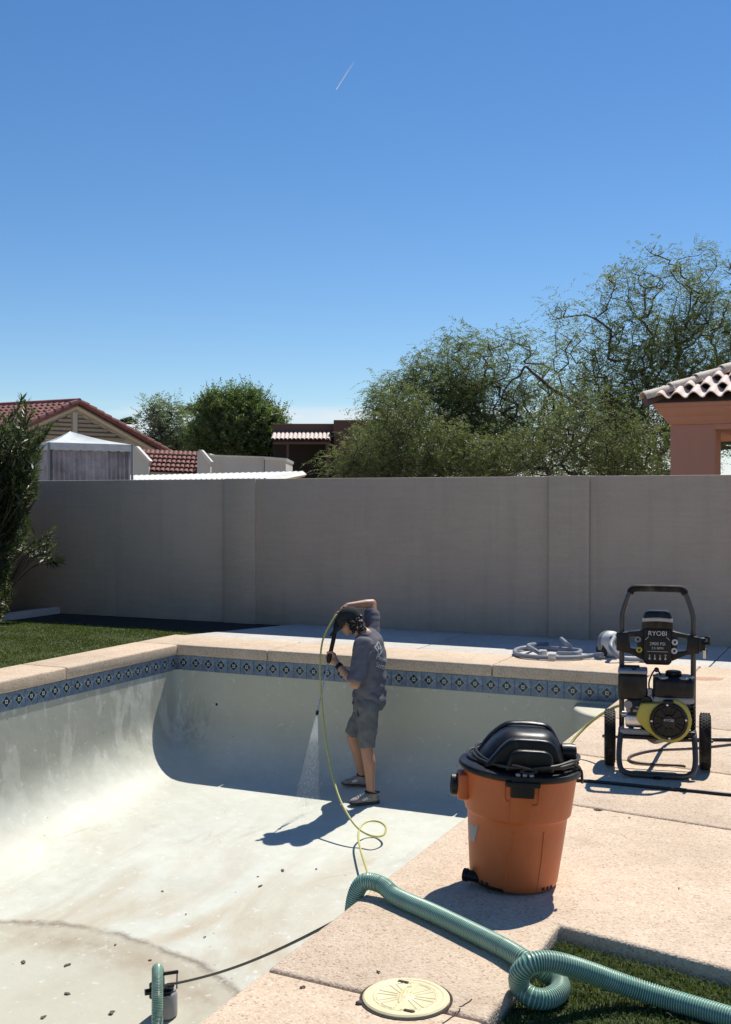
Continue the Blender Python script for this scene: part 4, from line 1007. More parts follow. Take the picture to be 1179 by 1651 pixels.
# oleander at the left: shoots with whorls of narrow leaves
def oleander(label, shift=None, full=True):
    base = W(-3.75, -0.9, -0.02) if shift is None else W(*shift)
    root = thing('oleander_shrub', label, 'shrub', Matrix.Translation(base), 'oleanders along the side wall')
    Y = 13.6; ends = []; off = base-W(-3.75, -0.9, -0.02)
    cl = [(0, 760, 62, 50, 78), (35, 712, 34, 40, 36), (-30, 690, 60, 50, 40), (5, 830, 42, 60, 90), (-10, 905, 26, 45, 60), (-90, 800, 80, 120, 150), (-60, 930, 50, 50, 60), (46, 760, 20, 34, 20), (36, 800, 16, 34, 12), (-20, 960, 34, 24, 30), (-100, 690, 60, 60, 60)]
    for cx, cy, rx, ry, n_ in cl:
        for _ in range(n_ if full else n_//2):
            a = random.uniform(0, 2*math.pi); r = random.uniform(0, 1)**0.5
            ends.append((D(cx+rx*r*math.cos(a), cy+ry*r*math.sin(a), Y+random.uniform(-0.6, 0.55)), 0.34))
    for px, py, h_ in ((42, 648, 0.55), (52, 664, 0.42), (30, 668, 0.42), (60, 690, 0.4), (75, 690, 0.35), (84, 686, 0.3), (20, 665, 0.4), (0, 690, 0.4), (36, 640, .5), (66, 705, .3)): ends.append((D(px, py, Y), h_))
    sprig = [(D(60, 885, 14.1), 0.22), (D(78, 862, 14.1), 0.26), (D(70, 893, 14.05), 0.22), (D(90, 902, 14.1), 0.2), (D(84, 908, 14.1), 0.18), (D(52, 888, 14.1), 0.18), (D(74, 878, 14.1), .2), (D(82, 890, 14.1), .2)] if full else []
    stem = MB(); V = []; Q = []
    bases = [W(-3.75+random.uniform(-.25, .25), -0.9+random.uniform(-.3, .3), -0.02) for _ in range(9)]
    def shoot(p, d, h_, n_):
        d = d.normalized(); s0 = d.orthogonal().normalized(); s1 = d.cross(s0)
        for i in range(n_):
            t = i/n_; ph = random.uniform(0, 6.28); q = p-d*h_*(1-t)
            for j in range(3):
                a = ph+j*2.094; o = s0*math.cos(a)+s1*math.sin(a); e = (d*(0.35+0.65*t)+o*(1.0-0.45*t)+Vector((0, 0, -0.08))).normalized()
                ln = random.uniform(0.08, 0.14); sd = e.cross(d).normalized() if e.cross(d).length > 1e-4 else s0
                w_ = random.uniform(0.0095, 0.014); kk = len(V); up = sd.cross(e)*0.005
                V.extend([q, q+e*ln*0.45-sd*w_+up, q+e*ln, q+e*ln*0.45+sd*w_+up]); Q.append((kk, kk+1, kk+2, kk+3))
    for p, h_ in ends:
        b = min(bases, key=lambda q: (q-p).length+random.uniform(0, .3)); d = Vector((p.x-b.x, p.y-b.y, max(0.4, p.z-b.z)*0.8)); d = (d.normalized()+Vector((random.gauss(0, .4), random.gauss(0, .4), random.uniform(-0.1, .5)))).normalized()
        m = b.lerp(p-d*h_, 0.6)+Vector((0, 0, 0.1)); stem.tube(catmull([b, m, p-d*h_, p], 3), 0.007, 4, caps=False)
        shoot(p, d, h_, int(h_/0.026))
    for p, h_ in sprig:
        d = Vector((random.uniform(-.3, .6), random.uniform(-.3, .2), random.uniform(.2, .9)))
        if p.z < D(0, 900, 14.1).z: d = Vector((0.8, -0.2, -0.15))
        b = W(-3.6, -1.3, 0.2); stem.tube(catmull([b, b.lerp(p, .6)+Vector((0, 0, .12)), p], 4), 0.006, 4, caps=False); shoot(p+d.normalized()*h_*0.4, d, h_, 8)
    stem.v = [v+off for v in stem.v]; stem.build('stem', M['bark'], root)
    np_mesh('foliage', np.array([tuple(v+off) for v in V]), np.array(Q), M['oleander'], parent=root); return root
oleander('tall glossy oleander shrub in the planter at the left edge of the view')
o1 = oleander('unseen oleander added second from the back wall, along the side planter', (-3.75, 1.0, -0.02), False); o1.scale = (1.0, 1.0, 1.25)  # unseen shrubs added to block sky light from the boundary wall's left end
for v_, lab in ((2.8, 'unseen oleander added third from the back wall, along the side planter'), (4.6, 'unseen oleander added fourth from the back wall, along the side planter'), (6.4, 'unseen oleander added fifth from the back wall, nearest the viewer')):
    r_ = o1.copy(); col.objects.link(r_); r_.matrix_basis = fr(W(-3.75, v_, -0.02), R(40*v_)); r_.scale = (1.1, 1.1, 1.3); r_['label'] = lab
    for ch in o1.children: c_ = ch.copy(); col.objects.link(c_); c_.parent = r_
#PART2
# ================================================================== PRESSURE WASHER
def washer():
    Pw = G(1060, 1246); Fm = fr(Pw, R(-14))
    root = thing('pressure_washer', 'black and yellow petrol pressure washer on two wheels on the sunny deck', 'pressure washer', Fm)
    def B(): return MB(Fm)
    XF = Matrix.Rotation(R(90), 4, 'X')                       # local xy -> xz, z -> -y
    def plate(poly, y0, y1, bev=0.004): mb = B(); mb.prism(poly, -y1, -y0, XF, bev); return mb
    # frame
    mb = B()
    hp = catmull([(-.192, .10, .18), (-.192, .10, .50), (-.192, .105, .80), (-.186, .11, .87), (-.158, .115, .955), (-.142, .118, .985)], 5)
    mb.tube(hp, 0.0145, 10); mb.tube([(-p.x, p.y, p.z) for p in hp], 0.0145, 10); mb.build('handle_tube', M['steel'], root)
    mb = B(); mb.tube(catmull([(-.150, .117, .972), (-.132, .12, .995), (-.09, .12, 1.0), (.09, .12, 1.0), (.132, .12, .995), (.150, .117, .972)], 6), 0.0205, 12); mb.build('handle_grip', M['rubber'], root)
    mb = B(); foot = catmull([(-.192, .06, .225), (-.194, -.03, .215), (-.20, -.07, .16), (-.202, -.10, .09), (-.19, -.125, .040), (-.15, -.135, .020), (-.05, -.138, .017), (.06, -.138, .017), (.14, -.135, .020), (.182, -.125, .040), (.196, -.10, .09), (.195, -.07, .16), (.192, -.03, .215), (.192, .06, .225)], 6)
    mb.tube(foot, 0.0155, 10); mb.build('foot_frame', M['steel'], root)
    mb = B(); mb.box((0.0, -.138, .008), (.045, .035, .022), bev=.005); mb.build('rubber_foot', M['rubber'], root)
    mb = B(); mb.box((-.12, -.03, .226), (.16, .035, .03), bev=.008); mb.box((-.09, -.015, .198), (.22, .03, .03), bev=.004); mb.build('front_rail', M['greyp'], root)
    mb = B(); mb.box((0, .03, .200), (.36, .18, .016), bev=.004); mb.box((0, .10, .185), (.40, .03, .03), bev=.004)
    mb.box((.17, -.02, .215), (.06, .04, .05), bev=.008); mb.build('engine_base', M['blackm'], root)
    mb = B(); mb.tube([(-.30, .15, .155), (.30, .15, .155)], .008, 8); mb.box((-.205, .13, .175), (.012, .07, .07), bev=.003); mb.box((.205, .13, .175), (.012, .07, .07), bev=.003); mb.build('axle', M['blackm'], root)
    for sx in (-1, 1):
        Tw = Matrix.Translation((sx*.258, .15, .155)) @ Matrix.Rotation(R(90), 4, 'Y') @ Matrix.Rotation(R(2.0*sx), 4, 'X')
        mb = B(); mb.lathe([(.098, -.020), (.112, -.030), (.140, -.031), (.150, -.026), (.1535, -.012), (.1535, .012), (.150, .026), (.140, .031), (.112, .030), (.098, .020)], 40, Tw, caps=False)
        for k in range(44):
            for q in range(4):
                a = 2*math.pi*(k+(q % 2)*0.5)/44
                mb.box((0, 0, 0), (0.1, 0.1, 0.1)) if False else None
                Tb = Tw @ Matrix.Rotation(a, 4, 'Z') @ Matrix.Translation((.1535, 0, -.021+.014*q))
                mb.add([(-.003, -.007, -.0055), (-.003, .007, -.0055), (-.003, .007, .0055), (-.003, -.007, .0055), (.0025, -.006, -.0045), (.0025, .006, -.0045), (.0025, .006, .0045), (.0025, -.006, .0045)],
                       [(4, 5, 6, 7), (0, 1, 5, 4), (1, 2, 6, 5), (2, 3, 7, 6), (3, 0, 4, 7)], Tb)
        wh = mb.build('wheel', M['rubber'], root)
        mb = B(); mb.lathe([(.015, -.026), (.030, -.026), (.034, -.012), (.085, -.010), (.099, -.022), (.101, -.016), (.088, .0), (.101, .016), (.099, .022), (.085, .010), (.034, .012), (.030, .026), (.015, .026)], 28, Tw); mb.build('rim', M['blackm'], wh)
        mb = B(); mb.lathe([(.012, -.034), (.012, .034)], 10, Tw); mb.build('hub_bolt', M['chrome'], wh)
    # engine
    mb = B(); mb.box((.03, .09, .30), (.24, .15, .18), bev=.02); mb.box((-.03, .04, .415), (.13, .14, .06), bev=.012)
    for k in range(6): mb.box((.17, .10, .25+.022*k), (.06, .12, .008))
    mb.build('engine_block', M['blackm'], root)
    cen = (.058, .303); out = [(-.082, .392), (.02, .396)]
    for k in range(17): a = R(82-182*k/16); out.append((cen[0]+.120*math.cos(a), cen[1]+.120*math.sin(a)))
    out += [(-.005, .205), (-.055, .238), (-.105, .292), (-.114, .318), (-.092, .385)]
    plate(out, -.085, .02, .012).build('engine_cowl', M['yellow'], root)
    Tr = Matrix.Translation((cen[0], -.085, cen[1])) @ Matrix.Rotation(R(90), 4, 'X')
    mb = B(); mb.lathe([(.100, -.004), (.101, .010), (.095, .020), (.084, .022), (.080, .014), (.030, .014)], 36, Tr); rc_ = mb.build('recoil_cover', M['blackp'], root)
    mb = B()
    for k in range(20):
        a = 2*math.pi*k/20; 
        if k % 5 == 0: continue
        Tb = Tr @ Matrix.Rotation(a, 4, 'Z'); mb.box((0, 0, 0), (.001, .001, .001)) if False else None
        mb.add([(.040, -.0045, .014), (.078, -.0065, .014), (.078, .0065, .014), (.040, .0045, .014), (.040, -.0035, .021), (.078, -.005, .021), (.078, .005, .021), (.040, .0035, .021)], [(4, 5, 6, 7), (0, 1, 5, 4), (1, 2, 6, 5), (2, 3, 7, 6), (3, 0, 4, 7)], Tb)
    for k in range(4):
        Tb = Tr @ Matrix.Rotation(R(45+90*k), 4, 'Z')
        mb.add([(.030, -.010, .014), (.082, -.016, .014), (.082, .016, .014), (.030, .010, .014), (.030, -.009, .024), (.080, -.013, .024), (.080, .013, .024), (.030, .009, .024)], [(4, 5, 6, 7), (0, 1, 5, 4), (1, 2, 6, 5), (2, 3, 7, 6), (3, 0, 4, 7)], Tb)
    mb.build('grille', M['greyp'] if False else M['blackm'], rc_)
    mb = B(); mb.lathe([(.036, .012), (.035, .026), (.031, .029)], 24, Tr); mb.build('hub_plate', M['blackp'], rc_)
    put_text('RYOBI', .019, Fm @ Matrix.Translation((cen[0], -.1155, cen[1]+.008)) @ Matrix.Rotation(R(90), 4, 'X'), M['print'], rc_)
    put_text('212cc', .011, Fm @ Matrix.Translation((cen[0], -.1155, cen[1]-.012)) @ Matrix.Rotation(R(90), 4, 'X'), M['print'], rc_) if False else None
    mb = B()
    for a in (R(180), R(8), R(-88), R(95)):
        Tb = Tr @ Matrix.Rotation(a, 4, 'Z') @ Matrix.Translation((.090, 0, .020)); mb.lathe([(.006, 0), (.006, .005), (.003, .006)], 8, Tb)
    mb.build('bolts', M['chrome'], rc_)
    mb = B(); mb.box((.055, -.098, .408), (.055, .03, .022), bev=.008); mb.tube([(.055, -.095, .395), (.055, -.09, .38)], .006, 6); mb.build('pull_handle', M['blackp'], root)
    mb = B(); mb.box((.085, .03, .470), (.218, .20, .125), bev=.032, seg=4); tk = mb.build('fuel_tank', M['blackp'], root)
    mb = B(); mb.box((.085, .03, .412), (.214, .196, .035), bev=.012); mb.build('tank_rim', M['greyp'], tk)
    for sx in (-1, 1):
        mb = B(); mb.box((.085+sx*.070, -.02, .5305), (.045, .10, .014), rot=(0, 0, R(-28*sx)), bev=.006); mb.build('tank_rib', M['greyp'], tk)
    mb = B(); mb.lathe([(.040, .525), (.043, .530), (.043, .552), (.036, .558), (.0, .559)], 24, Matrix.Translation((.085, .03, 0))); mb.build('fuel_cap', M['blackp'], tk)
    mb = B(); mb.tube(catmull([(.02, .0, .535), (.0, -.01, .562), (-.02, -.02, .56), (-.045, -.03, .50), (-.04, -.04, .44)], 5), .005, 6); mb.ball((-.005, -.005, .565), .014, 10, 6); mb.build('vent_hose', M['blackp'], root)
    mb = B(); mb.box((-.132, .03, .470), (.155, .15, .14), bev=.014, seg=3); af = mb.build('air_filter', M['blackp'], root)
    mb = B(); mb.box((-.132, .03, .553), (.158, .152, .022), bev=.009, seg=3); mb.build('filter_lid', M['greyp'], af)
    mb = B(); mb.box((-.125, -.01, .568), (.022, .03, .014), bev=.004); mb.box((-.15, .05, .572), (.11, .02, .012), bev=.004); mb.build('filter_latch', M['blackp'], af)
    mb = B(); mb.box((-.10, .0, .36), (.12, .10, .09), bev=.01); mb.tube([(-.06, -.05, .395), (-.06, .02, .395)], .028, 14); mb.build('carburettor', M['blackm'], root)
    mb = B(); mb.tube([(-.155, -.052, .375), (-.155, -.02, .375)], .022, 14); mb.tube([(-.155, -.053, .345), (-.155, -.02, .345)], .012, 10)
    mb.box((-.105, -.055, .345), (.05, .01, .014), bev=.003); mb.box((-.10, -.058, .365), (.03, .01, .01), bev=.002); mb.tube([(-.035, -.05, .43), (-.02, -.05, .40), (.0, -.055, .405)], .006, 6); mb.box((-.04, -.03, .445), (.025, .03, .045), bev=.006); mb.build('linkage', M['greyp'], root)
    mb = B(); mb.box((-.11, .05, .275), (.12, .10, .07), bev=.012); mb.tube([(-.19, .07, .30), (-.11, .07, .30)], .018, 12); mb.tube([(-.14, .03, .28), (-.14, .03, .19)], .015, 12); mb.build('pump', M['chrome'], root)
    # console
    def seg(poly): return [(p[0], p[1]) for p in poly]
    mb = B(); yA, yB = .062, .125
    def pl(poly, y0=yA, y1=yB, bev=.005): mb.prism(poly, -y1, -y0, XF, bev)
    pl([(-.222, .752), (-.158, .760), (-.150, .70), (-.140, .635), (-.222, .655)])
    pl([(-.166, .759), (-.062, .775), (-.062, .742), (-.160, .728)]); pl([(-.150, .672), (-.062, .650), (-.062, .598), (-.150, .640)]); pl([(-.118, .745), (-.062, .745), (-.062, .648), (-.104, .655)])
    pl([(.222, .740), (.160, .752), (.158, .70), (.152, .640), (.222, .650)])
    pl([(.166, .751), (.062, .775), (.062, .742), (.160, .730)]); pl([(.156, .665), (.062, .650), (.062, .598), (.156, .640)]); pl([(.110, .742), (.062, .745), (.062, .648), (.104, .660)])
    pl([(-.17, .757), (.17, .752), (.17, .738), (-.17, .742)], .09, .122, .004)
    con = mb.build('console', M['blackp'], root)
    plate([(-.074, .782), (.074, .782), (.076, .60), (.060, .584), (-.060, .584), (-.076, .60)], .046, .12, .008).build('console_panel', M['blackm'], con)
    Tt = lambda x, z, y=.0445: Fm @ Matrix.Translation((x, y, z)) @ Matrix.Rotation(R(90), 4, 'X')
    put_text('RYOBI', .036, Tt(0, .757), M['print'], con); put_text('2900 PSI', .024, Tt(0, .700), M['print'], con); put_text('2.5 GPM', .018, Tt(0, .676), M['print'], con)
    mb = B()
    for x0, z0, x1, z1 in ((-.065, .722, -.048, .738), (.048, .738, .065, .722), (-.055, .658, .055, .658)):
        mb.tube([(x0, .0445, z0), (x1, .0445, z1)], .0016, 4)
    for x in (-.042, -.014, .014, .042): mb.tube([(x, .0445, .622), (x, .0445, .640)], .0022, 4); mb.lathe([(.006, 0), (.006, .001)], 8, Matrix.Translation((x, .0455, .618)) @ Matrix.Rotation(R(90), 4, 'X'))
    mb.tube([(.034, .0445, .640), (.050, .0445, .640)], .0016, 4)
    mb.build('console_print', M['print'], con)
    for x, z, m in ((-.105, .722, 'greyp'), (-.098, .664, 'yellow'), (.092, .712, 'lite'), (.089, .664, 'lite')):
        mb = B(); mb.lathe([(.016, 0), (.017, .012), (.012, .016), (.007, .012), (.006, .006)], 16, Matrix.Translation((x, .062, z)) @ Matrix.Rotation(R(90), 4, 'X')); nz = mb.build('spray_nozzle', M[m], con)
        mb = B(); mb.lathe([(.0065, 0), (.0065, .0125)], 10, Matrix.Translation((x, .062, z)) @ Matrix.Rotation(R(90), 4, 'X')); mb.build('nozzle_hole', M['blackp'], nz)
    top = [(-.086, .772), (-.080, .835), (-.070, .872), (-.045, .880), (.045, .880), (.070, .872), (.080, .835), (.086, .772)]
    plate(top, .055, .155, .014).build('top_housing', M['blackp'], con)
    mb = B()
    for k in range(26):
        t = k/25; x = -.079+.158*t; mb.box((x, .050, .829+.006*math.sin(math.pi*t)), (.0036, .012, .020), bev=.001, seg=1)
    mb.box((0, .056, .832), (.16, .008, .012)); mb.build('ribbed_ring', M['lite'], con)
    mb = B(); mb.tube([(.215, .08, .715), (.275, .03, .712)], .010, 8); mb.tube([(.215, .10, .735), (.27, .06, .742)], .007, 8); mb.box((.27, .035, .725), (.012, .02, .05), bev=.004); mb.box((.235, .08, .70), (.04, .05, .08), bev=.008); mb.build('gun_hook', M['blackp'], con)
    mb = B(); mb.tube([(.246, .05, .628), (.246, .05, .672)], .011, 12); mb.build('hook_clip', M['chrome'], con)
    mb = B(); mb.box((.252, .065, .655), (.02, .03, .05), bev=.006); mb.build('clip_mount', M['blackp'], con)
    return Fm
WF = washer()

# ================================================================== WET AND DRY VACUUM
def vacuum():
    Pv = Vector((.578, 4.355, 0.0)); Fm = Matrix.Translation(Pv+Vector((0, 0, .006))) @ Matrix.Rotation(R(3.4), 4, 'Y')
    root = thing('shop_vacuum', 'orange drum wet and dry vacuum with black motor lid on the deck', 'vacuum', Matrix.Translation(Pv))
    def B(T=None): return MB(Fm if T is None else Fm @ T)
    n = 64
    prof = [(r_, z_*1.075) for r_, z_ in [(.150, .004), (.160, .004), (.168, .012), (.172, .030), (.184, .140), (.190, .200), (.1945, .248), (.198, .256), (.206, .262), (.2085, .272), (.216, .350), (.2205, .398), (.226, .402), (.226, .412)]]
    mb = B(); mb.lathe(prof, n); dr = mb.build('drum', M['orange'], root, smooth=32)
    def skin_pt(a, z, off=0.0):
        for (r0, z0), (r1, z1) in zip(prof, prof[1:]):
            if z0 <= z <= z1 and z1 > z0: r = r0+(r1-r0)*(z-z0)/(z1-z0)
        return Vector(((r+off)*math.sin(a), -(r+off)*math.cos(a), z))     # a = 0 faces the camera side
    def rib(pts, rad, mat='orange', nm='drum_rib'):
        mb = B(); mb.tube([skin_pt(R(a), z, 0.0) for a, z in pts], rad, 6); return mb.build(nm, M[mat], dr)
    rib([(-22, .425), (-22, .372), (-20, .36), (-17, .36)], .0042); rib([(12, .425), (12, .36), (10, .352), (6, .352)], .0042); rib([(-17, .425), (-17, .33), (-17, .285)], .0035)
    rib([(-11, .244), (-16, .10), (-19, .02)], .0032); rib([(24, .244), (25, .14), (24, .02)], .0032)
    # shallow side recess and label
    mb = B(); vs = []; ff = []
    L1 = [(-72, .235), (-60, .235), (-66, .165), (-72, .150)]
    a = [skin_pt(R(-78), .236, .0016), skin_pt(R(-57), .236, .0016), skin_pt(R(-57.5), .226, .0016), skin_pt(R(-65), .165, .0016), skin_pt(R(-78), .160, .0016), skin_pt(R(-68), .2, .0022)]
    mb.add(a, [(0, 1, 5), (1, 2, 5), (2, 3, 5), (3, 4, 5), (4, 0, 5)]); mb.build('rating_label', M['greyp'], dr)
    for a0 in (-52, -44, 34, 42, 50):
        mb = B(); p = skin_pt(R(a0), .020, -.004); mb.box(p, (.014, .012, .014), rot=(0, 0, R(a0)), bev=.002); mb.build('foot_slot', M['nearblack'], dr)
    # lid
    F0 = Fm; Fm = Fm @ Matrix.Translation((0, 0, .031)); FD = Fm @ Matrix.Translation((0, 0, .438)) @ Matrix.Diagonal((1, 1, .87, 1)) @ Matrix.Translation((0, 0, -.438))
    mb = B(); mb.lathe([(.200, .409), (.232, .406), (.238, .410), (.240, .420), (.236, .430), (.222, .436), (.19, .441), (.0, .444)], n); lid = mb.build('lid', M['blackp'], root)
    def sq(cx, cy, z, hx, hy, p=3.2, k=40, tilt=0):
        out = []
        for j in range(k):
            a = 2*math.pi*j/k; c, s = math.cos(a), math.sin(a)
            out.append(FD @ Vector((cx+hx*math.copysign(abs(c)**(2/p), c), cy+hy*math.copysign(abs(s)**(2/p), s), z+tilt*c)))
        return out
    mb = MB(); mb.loft([sq(.002, .01, .438, .174, .145), sq(.003, .01, .455, .172, .144), sq(.008, .012, .500, .150, .136), sq(.014, .014, .545, .124, .122), sq(.018, .016, .570, .102, .104), sq(.019, .018, .582, .082, .084), sq(.019, .018, .585, .058, .06)])
    dome = mb.build('motor_housing', M['blackp'], root, smooth=40)
    def arch(x0, x1, xt0, xt1, z0, z1, r): return [(x0, z0), (xt0-r*.35, z1-r), (xt0+r*.6, z1-r*.12), (xt0+r*1.6, z1), (xt1-r*1.6, z1), (xt1-r*.6, z1-r*.12), (xt1+r*.35, z1-r), (x1, z0)]
    XF = Matrix.Rotation(R(90), 4, 'X')
    mb = MB(FD); mb.prism(arch(-.160, .154, -.080, .102, .440, .574, .030), .112, .160, XF, .016, 4); mb.build('front_shell', M['blackp'], dome)
    mb = MB(FD); mb.prism(arch(-.088, .102, -.062, .085, .438, .535, .022), .155, .200, XF, .014, 4); mb.build('front_cover', M['blackp'], dome)
    mb = MB(FD); mb.tube(catmull([(-.165, .03, .455), (-.120, .035, .535), (-.062, .04, .590), (-.01, .04, .601), (.060, .04, .601), (.108, .04, .588), (.145, .035, .525), (.172, .03, .455)], 6), .016, 10, flat=0.55); mb.build('carry_handle', M['blackp'], lid)
    mb = B(); mb.lathe([(.034, -.03), (.036, .0), (.034, .022), (.026, .026), (.022, .018)], 20, Matrix.Translation((.182, -.03, .488)) @ Matrix.Rotation(R(90), 4, 'Y')); mb.build('exhaust_port', M['blackp'], dome)
    # latches
    for a0 in (0, 180):
        p = skin_pt(R(a0-5), .380, .012)+Vector((0, 0, .008)); mb = B(); mb.box(p+Vector((0, 0, .004)), (.088, .022, .080), rot=(R(-3 if a0 == 0 else 3), 0, 0), bev=.004); mb.box(skin_pt(R(a0-5), .411, .016)+Vector((0, 0, -.008)), (.13, .026, .02), bev=.006); mb.build('latch', M['blackm'], lid)
    for k in range(3): mb = B(); mb.box((-.04+.025*k, -.225, .437), (.018, .02, .012), bev=.005); mb.build('latch_tab', M['greyp'], lid)
    # inlet at the left, cap low on the left
    Ti = Matrix.Translation((-.215, -.02, .368)) @ Matrix.Rotation(R(-90), 4, 'Y')
    mb = MB(F0); mb.box((-.222, -.02, .368), (.045, .10, .10), bev=.012); mb.build('inlet_boss', M['orange'], dr)
    mb = MB(F0); mb.lathe([(.036, .0), (.039, .028), (.043, .030), (.043, .052), (.034, .052), (.032, .03)], 24, Ti); mb.build('inlet_ring', M['blackp'], dr)
    mb = MB(F0); mb.lathe([(.020, -.02), (.021, .03), (.025, .032), (.025, .048), (.015, .05)], 16, Matrix.Translation((-.155, -.065, .026)) @ Matrix.Rotation(R(-115), 4, 'Z') @ Matrix.Rotation(R(90), 4, 'X')); mb.build('drain_cap', M['blackp'], dr)
    mb = MB(F0); mb.tube([skin_pt(R(a0), .010, -.004) for a0 in range(-75, -20, 6)], .010, 6); mb.build('base_strip', M['blackp'], dr)
    # cord wound round the housing
    pts = []
    for k in range(120):
        t = k/119*3.15*2*math.pi; w_ = 0.012*math.sin(t*1.7)+.01*math.sin(t*3.1+1)
        pts.append((.015+(.205+w_)*math.sin(t), (.195+w_)*-math.cos(t)*1.0+.0, .452+.009*math.sin(t*.9)+.006*k/119*2+.01*max(0, math.sin(t*.53+.6))))
    mb = B(); mb.tube(catmull(pts, 2), .0052, 6); mb.build('cord', M['cord'], lid)
    mb = B(); mb.tube(catmull([(-.04, -.20, .455), (-.06, -.215, .470), (-.01, -.225, .462), (.03, -.22, .452), (.0, -.23, .445), (-.03, -.225, .452), (.05, -.215, .466), (.11, -.19, .47), (.19, -.11, .475), (.21, -.08, .46)], 6), .005, 6)
    mb.tube(catmull([(.19, -.10, .46), (.225, -.07, .43), (.228, -.085, .40), (.232, -.07, .385)], 5), .006, 6); mb.build('cord_end', M['cord'], lid)
vacuum()

# ================================================================== HOSES, CABLES AND PUMP
def ribbed(name, pts, r, pitch, label, cat, n=14):
    P = resample(catmull(pts, 14), pitch/4); rad = []; mi = []
    for i in range(len(P)): rad.append(r*(1.0 if i % 4 in (0, 1) else 0.90))
    mb = MB(); mb.tube(P, rad, n)
    for i in range(len(P)-1):
        m_ = 0 if i % 4 in (0, 3) else 1
        m_ = 0 if i % 4 == 0 else (1 if i % 4 == 2 else (0 if False else 1))
        for j in range(n): mb.mi[i*n+j] = m_
    o = mb.build(name, [M['hoserib'], M['hosegrv']], smooth=60); return tag(o, label, cat)
zq = .034
gp = [Vector((-1.215, 6.56, -1.46)), Vector((-1.215, 6.54, -1.31)), Vector((-1.21, 6.46, -1.235)), Vector((-1.19, 6.35, -1.226)), Vector((-1.17, 6.24, -1.29)), Vector((-1.158, 6.17, -1.42)), Vector((-1.13, 6.02, -1.55)), Vector((-1.05, 5.65, -1.585)), Vector((-.72, 5.20, -1.60)), W(4.0, 5.85, floor_z(W(4, 5.85))+.04), W(4.50, 5.86, -1.40), W(4.69, 5.82, -1.05), W(4.738, 5.80, -.55), W(4.738, 5.80, -.16), W(4.748, 5.80, -.02)]
gp += [W(4.785, 5.795, .048), W(4.86, 5.80, .050), G(640, 1446, zq), G(700, 1473, zq), G(760, 1502, zq), G(810, 1527, zq), G(846, 1548, zq), G(870, 1562, .012), G(888, 1574, -.015), G(903, 1587, -.025), G(900, 1601, -.025), G(880, 1611, -.024), G(858, 1608, -.015), G(840, 1594, .000), G(838, 1572, .055), G(852, 1556, .092), G(876, 1550, .100), G(905, 1554, .088), G(945, 1566, .055), G(1000, 1586, .010), G(1060, 1606, -.018), G(1120, 1624, -.024), G(1190, 1645, -.024), G(1300, 1680, -.024)]
ribbed('discharge_hose', gp, .0325, .0082, 'ribbed green discharge hose looped over the deck edge and lawn', 'hose')

def sump():
    P = Vector((-1.180, 6.52, 0)); P.z = floor_z(P); Fm = fr(P, R(20)); root = thing('sump_pump', 'small grey submersible pump with black handle on the pool floor', 'pump', Fm)
    mb = MB(Fm); mb.lathe([(.066, .004), (.075, .012), (.075, .128), (.068, .142)], 28); mb.build('body', M['greyp'], root)
    mb = MB(Fm); mb.lathe([(.052, .138), (.054, .160), (.035, .168)], 20); mb.tube([(-.06, 0, .12), (-.06, -.0, .20)], .03, 12); mb.box((0.03, -.03, .19), (.04, .03, .02), bev=.004); mb.build('cover', M['blackp'], root)
    mb = MB(Fm); mb.tube([(.072, .0, .150), (.074, 0, .245)], .005, 8); mb.tube([(-.04, .0, .165), (-.04, 0, .245)], .005, 8); mb.build('handle_bracket', M['greyp'], root)
    mb = MB(Fm); mb.tube([(-.045, 0, .250), (.080, 0, .250)], .011, 10); mb.build('handle', M['blackp'], root)
    mb = MB(Fm); mb.tube([(-.12, -.03, .17), (-.085, -.03, .17)], .018, 10); mb.build('clamp_knob', M['blackp'], root)
    return P
SP = sump()
def cable(name, pts, r, mat, label, cat, n=8, k=8):
    mb = MB(); mb.tube(catmull(pts, k), r, n); return tag(mb.build(name, M[mat]), label, cat)
a_, b_ = D(263, 1590, 6.4), D(507, 1479, 4.05+.35)
b_ = W(4.70, 5.62, -.115)
def sag(a, b, s, k=8): return [a.lerp(b, i/k)+Vector((0, 0, -s*math.sin(math.pi*i/k))) for i in range(k+1)]
cable('pump_cable', [SP+Vector((0.02, 0, .19)), a_+Vector((-.02, 0, -.03)), *sag(a_, b_, .05), W(4.735, 5.70, -.16), W(4.74, 5.82, -.4), W(4.70, 5.9, -1.0)], .0068, 'cord', 'black cable strung from the sump pump up to the pool edge', 'cable')
z2 = .009
cable('extension_cord', [G(880, 1250, z2), G(905, 1256, z2), G(935, 1258, z2), G(1000, 1264, z2), G(1060, 1270, z2), G(1120, 1275, z2), G(1179, 1281, z2), G(1300, 1290, z2)], .0085, 'cord', 'black extension cord lying across the deck in front of the pressure washer', 'cable')
cable('garden_hose', [G(1400, 1196, .012), G(1260, 1193, .012), G(1179, 1192, .012), G(1110, 1192, .012), G(1075, 1193, .03), WF @ Vector((-.02, .10, .15)), WF @ Vector((-.10, .05, .22))], .0125, 'bhose', 'thick dark garden hose running from the pressure washer to the right', 'hose')
cable('supply_hose', [G(1300, 1185, .009), G(1179, 1200, .009), G(1120, 1206, .009), G(1060, 1209, .009), G(1028, 1215, .009), G(1014, 1222, .009), G(1022, 1229, .009), G(1050, 1232, .009), G(1092, 1234, .009), G(1105, 1236, .009)], .0075, 'bhose', 'thin dark hose bent in a loop on the deck behind the pressure washer', 'hose')

